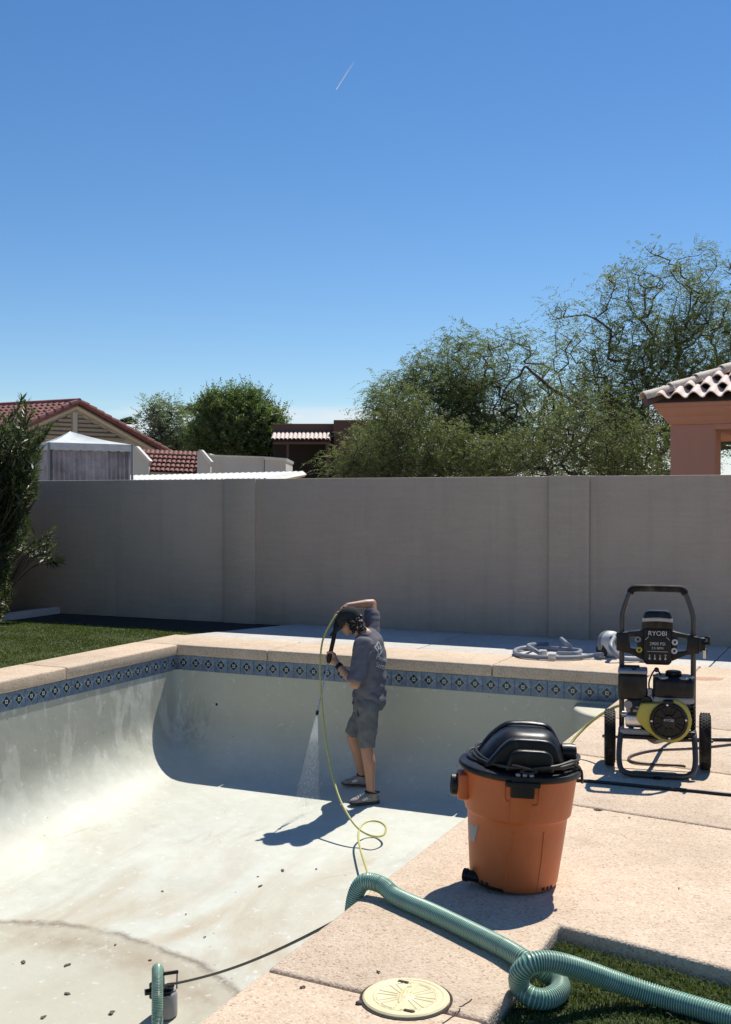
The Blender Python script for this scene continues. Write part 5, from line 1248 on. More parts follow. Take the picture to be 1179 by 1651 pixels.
# ================================================================== POOL CLEANER BEHIND THE FAR COPING
def cleaner():
    r = .021; z = .026
    pth = [G(972, 1055, .05), G(955, 1057, z), G(930, 1060, z), G(895, 1060.5, z), G(860, 1059, z), G(838, 1056, z), G(830, 1050, z), G(842, 1045, z), G(870, 1044, z), G(905, 1046, z), G(935, 1049, z), G(928, 1054, z+.02), G(900, 1053, z)]
    cable('cleaner_hose', pth, r, 'ghose', 'long blue grey pool cleaner hose lying in a loop on the far coping', 'hose', 10)
    c = cable('cleaner_hose', [G(905, 1030, .12), G(913, 1037, .09), G(922, 1046, .03)], r, 'ghose', 'short grey hose end propped upright above the looped hose', 'hose', 10)
    c = cable('cleaner_hose', [G(882, 1038, z), G(866, 1039, .05), G(852, 1041, .075), G(860, 1047, .075), G(872, 1054, .05)], r, 'ghose', 'grey hose length bent over the left of the looped hose', 'hose', 10)
    for (x, y), lab in (((876, 1053), 'left of two pale cuffs on the grey hose'), ((891, 1058.5), 'right of two pale cuffs on the grey hose')):
        p = G(x, y, .038); mb = MB(Matrix.Translation(p) @ Matrix.Rotation(-TH, 4, 'Z') @ Matrix.Rotation(R(90), 4, 'Y')); mb.lathe([(.024, -.035), (.033, -.033), (.033, .033), (.024, .035)], 16); tag(mb.build('hose_cuff', M['lite']), lab, 'hose cuff', 'hose cuffs')
    P = G(985, 1062); P += Vector((.04, .12, 0)); Fm = fr(P, R(-60)); root = thing('pool_cleaner', 'grey and white suction pool cleaner standing on the far coping', 'pool cleaner', Fm)
    # disc shaped shell on edge
    Ts = Matrix.Translation((0, 0, .125)) @ Matrix.Rotation(R(78), 4, 'Y')
    mb = MB(Fm); mb.lathe([(.118, -.055), (.125, -.02), (.118, .02), (.095, .05), (.05, .066), (.0, .068)], 28, Ts); mb.build('shell', M['lite'], root)
    mb = MB(Fm); mb.lathe([(.112, -.07), (.128, -.066), (.131, -.04), (.128, -.018), (.112, -.015)], 28, Ts); mb.build('skirt', M['greyp'], root)
    for k in range(5):
        a = R(40+62*k); p = Ts @ Vector((.070*math.cos(a), .070*math.sin(a), .060)); mb = MB(Fm @ Matrix.Translation(p) @ Matrix.Rotation(R(78), 4, 'Y')); mb.lathe([(.020, -.004), (.021, .006), (.013, .010), (.0, .010)], 14); mb.build('vent', M['rubber'] if k % 2 else M['greyp'], root)
    mb = MB(Fm); mb.ball(Ts @ Vector((0, 0, .07)), (.03, .03, .03), 14, 8); mb.build('swivel', M['greyp'], root)
    for sy in (-1, 1):
        mb = MB(Fm); mb.lathe([(.03, -.02), (.062, -.022), (.066, .0), (.062, .022), (.03, .02)], 20, Matrix.Translation((-.03, sy*.10, .066)) @ Matrix.Rotation(R(90), 4, 'X')); mb.build('wheel', M['rubber'], root)
    cable('swivel_hose', [P+Vector((.01, -.05, .19)), G(985, 1040, .15), G(990, 1052, .09), G(1003, 1061, .04), G(1022, 1063, .028), G(1045, 1062, .028), G(1075, 1060, .028)], .022, 'ghose', 'curved grey hose dropping from the pool cleaner behind the pressure washer', 'hose', 10)
    p = G(1040, 1062, .03); mb = MB(Matrix.Translation(p) @ Matrix.Rotation(-TH, 4, 'Z') @ Matrix.Rotation(R(90), 4, 'Y')); mb.lathe([(.023, -.05), (.032, -.045), (.034, .04), (.024, .05)], 16); tag(mb.build('hose_cuff', M['lite']), 'pale cuff on the hose seen through the pressure washer frame', 'hose cuff', 'hose cuffs')
cleaner()

# ================================================================== SKIMMER LID
def skimmer():
    P = (G(585, 1612)+G(725, 1612))/2; P = G(655, 1611); Fm = fr(P, R(25)); root = thing('skimmer_lid', 'round cream skimmer lid set flush into the deck', 'lid', Fm)
    r = .130
    mb = MB(Fm); mb.lathe([(r, .0006), (r+.001, .006), (r-.004, .010), (r-.016, .0105), (r-.019, .0085), (r-.030, .0085), (r-.033, .0100), (r-.036, .0085), (.010, .0085), (.008, .0098), (.0, .0098)], 56); lid = mb.build('lid_plate', M['lidcream'], root)
    mb = MB(Fm)
    for k in range(8):
        a = 2*math.pi*k/8; c, s = math.cos(a), math.sin(a)
        for da in (-.12, .12): mb.tube([(.028*math.cos(a+da*1.8), .028*math.sin(a+da*1.8), .0085), (.088*math.cos(a+da), .088*math.sin(a+da), .0085)], .0019, 5)
        mb.tube([(.090*math.cos(a+.12), .09*math.sin(a+.12), .0085), (.090*math.cos(a+.36), .09*math.sin(a+.36), .0085), (.09*math.cos(a+.62), .09*math.sin(a+.62), .0085)], .0016, 5)
    for k in range(22): a = 2*math.pi*k/22; mb.tube([(.098*math.cos(a), .098*math.sin(a), .0085), (.098*math.cos(a+.12), .098*math.sin(a+.12), .0085)], .0016, 4)
    mb.tube(catmull([(-.040, -.03, .009), (-.015, .01, .010), (.015, .04, .010), (.03, .055, .009), (.045, .05, .009)], 5), .003, 5)
    mb.build('raised_pattern', M['lidcream'], lid)
    for a in (R(68), R(-112)):
        T = Matrix.Rotation(a, 4, 'Z') @ Matrix.Translation((.098, 0, .0094)) @ Matrix.Rotation(-a-R(50), 4, 'Z')
        mb = MB(Fm @ T); mb.box((0, 0, 0), (.034, .013, .0035), bev=.001, seg=1); mb.build('finger_slot', M['nearblack'], lid)
    mb = MB(Fm); mb.lathe([(r+.010, .0022), (r+.002, .0022)], 48, None, caps=False); mb.build('collar', M['nearblack'], root)
    p = G(579, 1617, .004); mb = MB(); mb.ball(p, (.011, .009, .006), 10, 6); tag(mb.build('pebble', M['mortar']), 'small dark pebble stuck at the left rim of the skimmer lid', 'pebble')
skimmer()

# ================================================================== DEBRIS
def scrap(P, s, seed):
    rr = random.Random(seed); mb = MB(); n = 9; ang = rr.uniform(0, 6.28); vs = [Vector((0, 0, .004))]
    for j in range(n):
        a = 2*math.pi*j/n; r = s*(0.35+0.65*abs(math.cos(a)))*rr.uniform(.6, 1.1); vs.append(Vector((r*math.cos(a+ang), r*math.sin(a+ang), rr.uniform(.001, .006))))
    mb.add([P+v for v in vs]+[P+v+Vector((0, 0, -.0025)) for v in vs], [(0, 1+j, 1+(j+1) % n) for j in range(n)]+[(n+1, n+2+(j+1) % n, n+2+j) for j in range(n)]+[(1+j, n+2+j, n+2+(j+1) % n, 1+(j+1) % n) for j in range(n)])
    return mb
deb = [(38, 1552, .026, 'leftmost dead leaf scrap near the curved stain on the pool floor'), (108, 1557, .028, 'dead leaf scrap inside the curved stain, right of the leftmost scrap'), (108, 1603, .024, 'dead leaf scrap midway between the curved stain and the drain'),
       (180, 1634, .030, 'dark dead leaf clump left of the sump pump'), (70, 1641, .026, 'dead leaf scrap beside the drain at the lower left'), (420, 1429, .022, 'small dark scrap nearest the coping in the middle of the pool floor'),
       (456, 1404, .024, 'brown twisted leaf on the floor below the shadow of the man'), (510, 1402, .014, 'tiny dark scrap on the floor right of the brown twisted leaf'), (186, 1524, .014, 'tiny scrap just above the curved stain'), (242, 1549, .015, 'tiny scrap on the curved stain left of the pump'),
       (330, 1512, .012, 'tiny speck of leaf right of the curved stain top'), (262, 1438, .012, 'lone speck of leaf in the middle of the sunny floor'), (416, 1414, .010, 'crumb of leaf above the small dark scrap'), (300, 1475, .010, 'crumb of leaf above the curved stain')]
for i, (x, y, s, lab) in enumerate(deb): tag(scrap(F(x, y)+Vector((0, 0, .003)), s, i).build('dead_leaf', M['deadleaf'], smooth=0), lab, 'leaf', 'dead leaves on the pool floor')
for i, (x, y, s, lab) in enumerate([(965, 1306, .022, 'brown dead leaf lying alone on the deck right of the orange vacuum'), (1015, 1319, .007, 'tiny dark crumb on the deck right of the dead leaf'), (1095, 1433, .006, 'tiny dark crumb on the deck near the lawn at the right'), (488, 1592, .010, 'small dark crumb on the deck left of the skimmer lid'), (610, 1568, .008, 'small dark crumb on the deck just above the skimmer lid')]):
    tag(scrap(G(x, y, .002), s, 40+i).build('dead_leaf', M['deadleaf'], smooth=0), lab, 'leaf', 'crumbs on the deck')
for (x, y, l, a, lab) in ((998, 1555, .10, 1.9, 'upright dry straw bent over the lawn beside the hose'), (945, 1535, .05, .5, 'short dry straw lying on the lawn by the hose loop'), (1090, 1646, .06, 2.6, 'dry straw at the bottom edge of the lawn')):
    p = G(x, y, -.06); mb = MB(); mb.tube(catmull([p, p+Vector((math.cos(a)*l*.3, 0, l*.3)), p+Vector((math.cos(a)*l*.6, -.01, l*.5))], 4), .0011, 4); tag(mb.build('straw', M['straw']), lab, 'straw', 'dry straws on the lawn')
p = G(915, 1508, -.055); mb = MB(); mb.ball(p, (.009, .007, .006), 8, 6); tag(mb.build('pebble', M['lite']), 'pale pebble on the lawn near the deck corner', 'pebble')
def crack(pts, nm='crack'):
    mb = MB(); mb.tube([G(x, y, .0012) for x, y in pts], [.0022]*len(pts), 4, flat=.3); o = mb.build(nm, M['nearblack'], deckroot, smooth=0)
crack([(714, 1650), (722, 1645), (727, 1641), (733, 1637), (735, 1632), (741, 1630), (742, 1626)]); crack([(741, 1623), (746, 1622), (750, 1619), (757, 1615), (761, 1611)])
mb = MB(); c = G(1137, 1094, .0012); k = 22; ring_ = [c+Vector((.155*math.cos(2*math.pi*j/k)*(1+.12*math.sin(j*2.1)), .095*math.sin(2*math.pi*j/k)*(1+.12*math.cos(j*1.3)), 0)) for j in range(k)]
M['rust'] = aggregate('rust stained aggregate', (0.50, 0.30, 0.20), (0.32, 0.18, 0.12), (0.6, 0.42, 0.3), (0.5, 0.3, 0.2)); mb.add(ring_+[p+Vector((0, 0, -.003)) for p in ring_], [tuple(range(k))]+[(j, k+j, k+(j+1) % k, (j+1) % k) for j in range(k)]); mb.build('rust_stain', M['rust'], deckroot, smooth=0)

# ================================================================== THE MAN
def pool_z(u, v):
    ins = min(u+.02, v+.02, PU1+.02-u); d = depth(v)
    if ins >= .021+rc: return -d
    c = max(-1, 1-(ins-.021)/rc); return -d+rc*(1-math.sqrt(max(0, 1-c*c)))
def person():
    FP = F(590, 1296); PFm = Matrix.Translation(FP); V3 = Vector
    fz = lambda x, y: pool_z(*uv(FP+V3((x, y, 0))))-FP.z
    yaw = R(25); f = V3((-math.cos(yaw), math.sin(yaw), 0)); l = V3((-math.sin(yaw), -math.cos(yaw), 0))
    ffz = fz(-.08, .37)
    hn, hf = V3((.020, .075, .88)), V3((.040, .255, .88)); kn, kf = V3((.004, .040, .480)), V3((-.122, .300, .520)); an, af = V3((.045, .0, .085)), V3((-.030, .365, .09+ffz))
    sn, sf = V3((-.028, .015, 1.395)), V3((.048, .330, 1.475)); en, ef = V3((-.088, -.075, 1.065)), V3((.058, .455, 1.725)); wn, wf = V3((-.243, .045, 1.215)), V3((-.165, .350, 1.715))
    T0, N0 = V3((-.252, .215, 1.600)), V3((-.430, -.02, .795)); gd = (N0-T0).normalized()
    rodn = T0+gd*((1.600-1.278)/-gd.z)
    hc = V3((-.150, .200, 1.588)); h = V3((-.90, .14, -.42)).normalized(); s_ = h.cross(V3((0, 0, 1))).normalized(); kx = s_.cross(h).normalized()
    if kx.z < 0: kx = -kx
    H = Matrix((h, s_, kx)).transposed().to_4x4(); H.translation = hc
    hp = lambda a, b, c: H @ V3((a, b, c))
    # ---- body, one continuous surface
    mb = MB(PFm)
    mb.limb([(hn, .080), (hn.lerp(kn, .5), .074), (kn, .055), (kn.lerp(an, .30)+V3((.014, 0, 0)), .058), (kn.lerp(an, .62)+V3((.006, 0, 0)), .044), (an, .036), (an+V3((0, 0, -.03)), .036)])
    mb.limb([(hf, .080), (hf.lerp(kf, .5), .074), (kf, .055), (kf.lerp(af, .30)+V3((.016, 0, 0)), .057), (kf.lerp(af, .62)+V3((.008, 0, 0)), .043), (af, .036), (af+V3((0, 0, -.03)), .036)])
    mb.limb([(hn.lerp(hf, .5), .10), (V3((.035, .17, 1.02)), .105), (V3((.030, .172, 1.2)), .11), (V3((.022, .175, 1.36)), .10), (V3((.0, .185, 1.46)), .07), (V3((-.055, .195, 1.505)), .058), (hp(-.02, 0, -.06), .056)])
    mb.limb([(V3((.005, .10, 1.40)), .06), (sn, .058), (sn.lerp(en, .5), .050), (en, .041), (en.lerp(wn, .28), .043), (en.lerp(wn, .7), .034), (wn, .027)])
    mb.limb([(V3((.02, .25, 1.43)), .06), (sf, .058), (sf.lerp(ef, .5), .051), (ef, .041), (ef.lerp(wf, .25), .043), (ef.lerp(wf, .7), .033), (wf, .027)])
    # head
    mb.ball(hc+kx*.030-h*.012, (.096, .077, .092), 20, 14, H.to_3x3().to_4x4()); mb.ball(hp(.030, 0, -.035), (.060, .058, .070), 16, 12, H.to_3x3().to_4x4())
    mb.ball(hp(.052, 0, -.088), (.034, .036, .026), 12, 8, H.to_3x3().to_4x4()); mb.limb([(hp(.082, 0, .006), .011), (hp(.100, 0, -.030), .015)]); 
    for sy in (-1, 1):
        mb.ball(hp(.098, sy*.010, -.036), .009, 8, 6); mb.ball(hp(.074, sy*.030, .022), (.016, .022, .009), 10, 6, H.to_3x3().to_4x4()); mb.ball(hp(-.010, sy*.078, -.012), (.022, .010, .032), 10, 8, H.to_3x3().to_4x4())
        mb.ball(hp(.062, sy*.036, -.022), (.022, .018, .018), 10, 6, H.to_3x3().to_4x4())
    mb.ball(hp(.084, 0, -.056), (.010, .022, .006), 10, 6, H.to_3x3().to_4x4()); mb.ball(hp(.083, 0, -.068), (.010, .019, .007), 10, 6, H.to_3x3().to_4x4())
    # hands close round the gun
    def hand(wrist, rod, axis, rr, flip):
        axis = axis.normalized(); d = (rod-wrist); d -= axis*d.dot(axis); d.normalize(); side = axis.cross(d)*flip
        palm = rod-d*(rr+.020); mb.limb([(wrist, .027), (wrist.lerp(palm, .55), .029)])
        for q in (-.030, -.010, .010, .030): mb.limb([(wrist.lerp(palm, .5)+axis*q*.4, .017), (palm+axis*q+side*.006, .0165)])
        for i, q in enumerate((-.036, -.013, .010, .032)):
            c = rod+axis*q; ln = (1.0, 1.08, 1.02, .86)[i]; pts = []
            for a in (200, 250, 300, 345, 385):
                a2 = R(180+(a-180)*ln) if a > 200 else R(a); r_ = rr+.0095
                pts.append((c+(d*math.cos(a2)+side*-math.sin(a2))*r_*1.02, .0105-.0006*(a-200)/50))
            mb.limb([(palm+axis*q+side*.010, .0125)]+pts, 10)
        c = rod-axis*.046; tp = []
        for a in (150, 105, 60): tp.append((c+(d*math.cos(R(a))+side*-math.sin(R(a)))*(rr+.010)+axis*(.012*(150-a)/90), .0115))
        mb.limb([(wrist.lerp(palm, .65)-axis*.022, .016)]+tp, 10)
    hand(wn, rodn, gd, .019, 1)
    grip = T0+V3((.012, .030, .012)); ga = V3((.35, .25, -.75))
    hand(wf+V3((-.045, -.035, -.035)), grip, ga, .016, -1); mb.limb([(wf, .027), (wf+V3((-.045, -.035, -.035)), .028)])
    body = remesh(mb, 'person', M['skin'], .0062, 5, frame=PFm)
    tag(body, 'man in grey t-shirt, grey shorts and dark cap spraying the empty pool', 'person')
    # ---- shirt
    mb = MB(PFm); rings = []
    lift = [(.862, .036, .17, .178, .140, 0), (.93, .036, .17, .172, .136, .0), (1.03, .036, .17, .168, .130, .01), (1.14, .036, .17, .172, .130, .03), (1.26, .034, .172, .180, .132, .06), (1.36, .028, .175, .178, .126, .10), (1.43, .018, .178, .150, .110, .13), (1.475, .006, .184, .100, .085, .10), (1.50, -.012, .188, .074, .072, .05)]
    for z, cx, cy, hw, hd, tl in lift:
        rg = []
        for j in range(36):
            a = 2*math.pi*j/36; c, sn_ = math.cos(a), math.sin(a); p = 2.5
            q = V3((cx, cy, z))+f*hd*math.copysign(abs(c)**(2/p), c)+l*hw*math.copysign(abs(sn_)**(2/p), sn_); q.z -= tl*sn_*.35+.018*c*(z < .9)
            rg.append(q)
        rings.append(rg)
    mb.loft(rings); mb.limb([(V3((.0, .10, 1.37)), .085), (sn, .083), (sn.lerp(en, .5), .077)]); mb.tube([sn.lerp(en, .5), en+V3((-.002, 0, .02))], [.077, .076], 16)
    mb.limb([(V3((.02, .26, 1.41)), .085), (sf, .084), (sf.lerp(ef, .35), .078)]); mb.tube([sf.lerp(ef, .35), sf.lerp(ef, .72)], [.078, .072], 16)
    def wrink(me):
        me.update()
        for v in me.vertices:
            q = FP*-1+v.co; nrm = v.normal
            w1 = mnoise.noise(V3((q.x*7+q.z*3, q.y*7, q.z*13-q.x*9))); w2 = mnoise.noise(V3((q.x*16, q.y*16+3, q.z*26)))
            fold = math.sin(q.z*46+q.x*38+2.5*mnoise.noise(V3((q.x*6, q.y*6, q.z*6+4))))*max(0, min(1, (1.16-q.z)*5))
            v.co += nrm*(.014*w1+.0045*w2+.0075*fold)
    shirt = remesh(mb, 't_shirt', M['shirt'], .0075, 3, parent=body, disp=wrink)
    # ---- shorts
    mb = MB(PFm); rings = []
    for z, cx, hw, hd in ((.795, .024, .165, .115), (.85, .034, .172, .126), (.91, .038, .170, .124), (.95, .038, .162, .116)):
        rings.append([V3((cx, .17, z))+f*hd*math.copysign(abs(math.cos(2*math.pi*j/30))**.8, math.cos(2*math.pi*j/30))+l*hw*math.copysign(abs(math.sin(2*math.pi*j/30))**.8, math.sin(2*math.pi*j/30)) for j in range(30)])
    mb.loft(rings); e1 = kn+V3((.006, 0, .008)); e2 = kf+V3((.002, 0, .030))
    for hh, ee in ((hn, e1), (hf, e2)):
        mb.limb([(hh+V3((0, 0, -.03)), .104), (hh.lerp(ee, .45), .093)]); mb.tube([hh.lerp(ee, .45), ee], [.093, .078], 18)
    def wr2(me):
        me.update()
        for v in me.vertices:
            q = v.co-FP; v.co += v.normal*(.010*mnoise.noise(V3((q.x*9, q.y*9, q.z*15+q.x*8)))+.003*mnoise.noise(V3((q.x*25, q.y*25, q.z*30)))+.004*math.sin(q.z*40-q.x*50+3*mnoise.noise(q*7)))
    shorts = remesh(mb, 'shorts', M['shorts'], .0075, 3, parent=body, disp=wr2)
    mb = MB(PFm); mb.tube([hn+V3((-.098, -.02, -.04)), hn+V3((-.085, -.065, -.11))], .004, 6); mb.build('pocket_edge', M['cap'], shorts)
    # ---- shoes
    def shoe(ank, d, tilt, nm='shoe', sc=1.0):
        d = d.normalized(); sd = d.cross(V3((0, 0, 1))).normalized(); base = V3((ank.x, ank.y, ank.z-.085))
        def sec(t, hw, z0, z1, p=2.6, k=18):
            o = []
            for j in range(k):
                a = 2*math.pi*j/k; c, s2 = math.cos(a), math.sin(a)
                q = base+d*t*sc+sd*hw*math.copysign(abs(c)**(2/p), c); q.z += (z0+z1)/2+(z1-z0)/2*math.copysign(abs(s2)**(2/p), s2)+tilt*t; o.append(q)
            return o
        mb = MB(PFm); mb.loft([sec(-.078, .020, .022, .075), sec(-.068, .034, .018, .105), (sec(-.03, .040, .016, .108)), sec(.015, .042, .016, .108), sec(.06, .044, .016, .098), sec(.10, .048, .016, .076), sec(.15, .049, .016, .062), sec(.19, .044, .016, .052), sec(.213, .026, .018, .042), sec(.220, .010, .02, .034)])
        sh = mb.build(nm, M['shoe'], body, smooth=60)
        mb = MB(PFm); mb.loft([sec(-.088, .018, .004, .030), sec(-.074, .037, .0, .032), sec(-.02, .043, .0, .026), sec(.06, .044, .002, .024), (sec(.13, .053, .0, .024)), sec(.19, .048, .002, .026), sec(.222, .030, .008, .030), sec(.232, .010, .014, .030)]); mb.build('sole', M['sole'], sh, smooth=50)
        mb = MB(PFm)
        for t in (.055, .075, .095, .115): z = .108-(t-.03)*.45; mb.tube([base+d*t+sd*.026+V3((0, 0, z-.008)), base+d*(t+.004)+V3((0, 0, z+.008)), base+d*t-sd*.026+V3((0, 0, z-.008))], .0038, 5)
        mb.build('lace', M['lite'], sh)
        mb = MB(PFm); mb.tube([base+d*-.074+V3((0, 0, .10)), base+d*-.03+sd*-.036+V3((0, 0, .102)), base+d*.03+sd*-.038+V3((0, 0, .106)), base+d*.05+V3((0, 0, .112)), base+d*.03+sd*.038+V3((0, 0, .106)), base+d*-.03+sd*.036+V3((0, 0, .102))], .008, 6, closed=True); mb.build('shoe_collar', M['cap'], sh)
        mb = MB(PFm); mb.box(base+d*.06-sd*.046+V3((0, 0, .055)), (.05, .004, .02), rot=(0, R(20), math.atan2(d.y, d.x)), bev=.001); mb.box(base+d*.06+sd*.046+V3((0, 0, .055)), (.05, .004, .02), rot=(0, R(20), math.atan2(d.y, d.x)), bev=.001); mb.build('shoe_stripe', M['lite'], sh)
    shoe(an, V3((-.96, -.18, 0)), -.0, sc=.86); shoe(af, V3((-.86, .25, 0)), -.0, sc=.86)
    # ---- cap, hair, glasses, wrist band
    mb = MB(PFm); k = 28; vs = []; cc = hp(-.008, 0, .030); rings = []
    for i in range(9):
        a = math.pi/2*i/8; rz = math.sin(a); rr_ = math.cos(a)
        rings.append([cc+h*(.113*rr_*math.cos(2*math.pi*j/k))+s_*(.096*rr_*math.sin(2*math.pi*j/k))+kx*(.005+.098*rz-.010*math.cos(2*math.pi*j/k)*(1-rz)) for j in range(k)])
    mb.loft([[p-kx*.030 for p in rings[0]]]+rings); mb.ball(cc+kx*.104, .010, 8, 6); cap = mb.build('cap', M['cap'], body, smooth=60)
    mb = MB(PFm); top = []; bot = []
    for j in range(17):
        a = R(-80+160*j/16); e = V3((.085*math.cos(a), .078*math.sin(a), 0)); t = .115*max(0, math.cos(a))**.8
        top.append(hp(.020+e.x, e.y, .018-.012*abs(math.sin(a)))); bot.append(hp(.020+e.x+t, e.y*.98, .008-t*.42-.020*abs(math.sin(a))))
    vs = top+bot+[p-kx*.005 for p in top]+[p-kx*.005 for p in bot]; m_ = 17; fs = []
    for j in range(16): fs += [(j, j+1, m_+j+1, m_+j), (2*m_+j, 3*m_+j, 3*m_+j+1, 2*m_+j+1), (m_+j, m_+j+1, 3*m_+j+1, 3*m_+j)]
    mb.add(vs, fs); mb.build('brim', M['cap'], cap, smooth=60)
    mb = MB(PFm); rr = random.Random(3)
    for _ in range(120):
        a = rr.uniform(-1, 1)*1.75; z = rr.uniform(-.075, .035); base = hp(-.010-.092*math.cos(a)*.98, .080*math.sin(a), z)
        if math.cos(a) < -.05 and z < -.04: continue
        dd = (base-hc).normalized(); mb.tube(catmull([base-dd*.012, base+dd*.012+V3((rr.gauss(0, .006), rr.gauss(0, .006), -.012)), base+dd*.020+V3((rr.gauss(0, .012), rr.gauss(0, .012), -.034)), base+dd*.014+V3((rr.gauss(0, .014), rr.gauss(0, .014), -.050))], 3), [.010]*4+[.009]*3+[.007]*2+[.003], 6)
    mb.ball(hp(-.030, 0, -.010), (.080, .080, .070), 16, 10, H.to_3x3().to_4x4()); mb.build('hair', M['hair'], body, smooth=60)
    mb = MB(PFm)
    for sy in (-1, 1): mb.ball(hp(.080, sy*.033, .008), (.012, .028, .020), 12, 8, H.to_3x3().to_4x4()); mb.tube([hp(.076, sy*.060, .012), hp(.0, sy*.080, .010)], .004, 6)
    mb.build('sunglasses', M['blackp'], body)
    dw = (wn-en).normalized(); Tq = Matrix.Translation(wn-dw*.012) @ dw.to_track_quat('Z', 'Y').to_matrix().to_4x4()
    mb = MB(PFm @ Tq); mb.lathe([(.0275, -.018), (.0335, -.016), (.0335, .016), (.0265, .018)], 20, None, caps=False); mb.build('wrist_band', M['rubber'], body)
    # ---- print on the back of the shirt, laid on the cloth
    me = shirt.data; bm = bmesh.new(); bm.from_mesh(me); bvh = BVHTree.FromBMesh(bm)      # shirt.data is in the person's space
    back = (f*-1).normalized(); up = (V3((0, 0, 1))-l*.32).normalized(); rt = up.cross(back)   # reading direction on the back
    def project(mesh, cu, cz, name):
        org = V3((.035, .172, cz))+rt*cu
        ok = True
        for v in mesh.vertices:
            p = org+rt*v.co.x+up*v.co.y+back*.4; hit = bvh.ray_cast(p, -back)
            v.co = (hit[0]+back*(.0035+v.co.z)) if hit[0] is not None else org+back*.13
        mesh.materials.clear(); mesh.materials.append(M['print']); o = bpy.data.objects.new(name, mesh); col.objects.link(o); o.parent = body if False else shirt; return o
    sq_ = bpy.data.meshes.new('emblem'); mbq = MB(); 
    def stroke(a, b, w_, kk=8):
        a, b = V3((*a, 0)), V3((*b, 0)); d = (b-a).normalized(); n_ = V3((-d.y, d.x, 0))*w_/2; vs = []; 
        for i in range(kk+1): q = a.lerp(b, i/kk); vs += [q-n_, q+n_]
        mbq.add(vs, [(2*i, 2*i+2, 2*i+3, 2*i+1) for i in range(kk)])
    q = .052
    for a, b in (((-q, 0), (0, q*1.15)), ((0, q*1.15), (q, 0)), ((q, 0), (0, -q*1.15)), ((0, -q*1.15), (-q, 0))): stroke(a, b, .011)
    stroke((-.017, -.022), (-.017, .022), .010); stroke((.017, -.022), (.017, .022), .010); stroke((-.017, 0), (.017, 0), .009)
    sq_.from_pydata([tuple(v) for v in mbq.v], [], mbq.f); project(sq_, -.055, 1.345, 'emblem')
    def fine_text(t, s):
        m2 = text_mesh(t, s); b2 = bmesh.new(); b2.from_mesh(m2); bmesh.ops.triangulate(b2, faces=b2.faces); bmesh.ops.subdivide_edges(b2, edges=[e for e in b2.edges if e.calc_length() > .012], cuts=2); b2.to_mesh(m2); b2.free(); return m2
    project(fine_text('Phoenix', .056), -.022, 1.262, 'lettering'); project(fine_text('Scotts', .062), -.038, 1.190, 'lettering')
    bm.free()
    # ---- lance held in both hands
    lr = thing('spray_lance', 'black pressure washer gun and thin metal lance in the hands of the man', 'spray lance', PFm @ Matrix.Translation(N0))
    mb = MB(PFm); mb.tube([T0-gd*.03, T0, T0+gd*.06, T0+gd*.10, rodn+gd*.045, rodn+gd*.055], [.018, .026, .027, .020, .018, .012], 14); mb.build('gun_body', M['blackp'], lr)
    mb = MB(PFm); mb.tube([T0+gd*.0, grip-ga.normalized()*.02, grip+ga.normalized()*.075], [.018, .015, .014], 12); mb.build('gun_grip', M['blackp'], lr)
    mb = MB(PFm); mb.tube([rodn+gd*.05, N0-gd*.03], .0058, 8); mb.build('lance_tube', M['chrome'], lr)
    mb = MB(PFm); mb.tube([N0-gd*.035, N0-gd*.03, N0, N0+gd*.008], [.008, .013, .013, .007], 12); mb.build('nozzle', M['blackm'], lr)
    # ---- fan of water
    w_ = N0+gd*.01; tgt = V3((-.52, -.15, .02)); 
    dirn = (tgt-w_); across = V3((.82, .50, 0)).normalized(); mb = MB(PFm); vs = []; fs = []; kr, kc = 26, 14
    for sgn in (1, -1):
        for i in range(kr+1):
            t = i/kr; c = w_+dirn*t; hw = .008+.125*t
            for j in range(kc+1):
                e = -1+2*j/kc; vs.append(c+across*hw*e+dirn.cross(across).normalized()*sgn*(.003+.012*t)*(1-e*e)**.5)
    o = (kr+1)*(kc+1)
    for b_ in (0, o):
        for i in range(kr):
            for j in range(kc): q0 = b_+i*(kc+1)+j; fs.append((q0, q0+1, q0+kc+2, q0+kc+1))
    mb.add(vs, fs); wm, n, b = new_mat('water spray'); tc = N(n, 'ShaderNodeTexCoord'); sx = N(n, 'ShaderNodeSeparateXYZ'); L(n, tc.outputs['Generated'], sx.inputs[0])
    b.inputs['Base Color'].default_value = (.9, .92, .92, 1); b.inputs['Roughness'].default_value = .6
    fade = ramp(n, sx.outputs[2], [(0.0, (.02, .02, .02)), (.45, (.05, .05, .05)), (.68, (.11, .11, .11)), (.77, (.46, .46, .46)), (1.0, (.9, .9, .9))])
    nz = tex(n, coords(n, 'Object', (60, 60, 6)), 3, 5, .7); al = math_(n, 'MULTIPLY', fade, math_(n, 'MULTIPLY_ADD', nz, 1.6, .2), clamp=True)
    trs = N(n, 'ShaderNodeBsdfTransparent'); tl = N(n, 'ShaderNodeBsdfTranslucent'); tl.inputs[0].default_value = (.92, .94, .94, 1); ms = N(n, 'ShaderNodeMixShader'); ms.inputs[0].default_value = .5; L(n, b.outputs[0], ms.inputs[1]); L(n, tl.outputs[0], ms.inputs[2])
    mx = N(n, 'ShaderNodeMixShader'); L(n, al, mx.inputs[0]); L(n, trs.outputs[0], mx.inputs[1]); L(n, ms.outputs[0], mx.inputs[2]); L(n, mx.outputs[0], n.nodes['Material Output'].inputs[0])
    SPRAY = tag(mb.build('water_spray', wm, smooth=60), 'fan of white water spraying from the lance nozzle to the pool floor', 'spray')
    rr = random.Random(11); mb2 = MB(PFm)
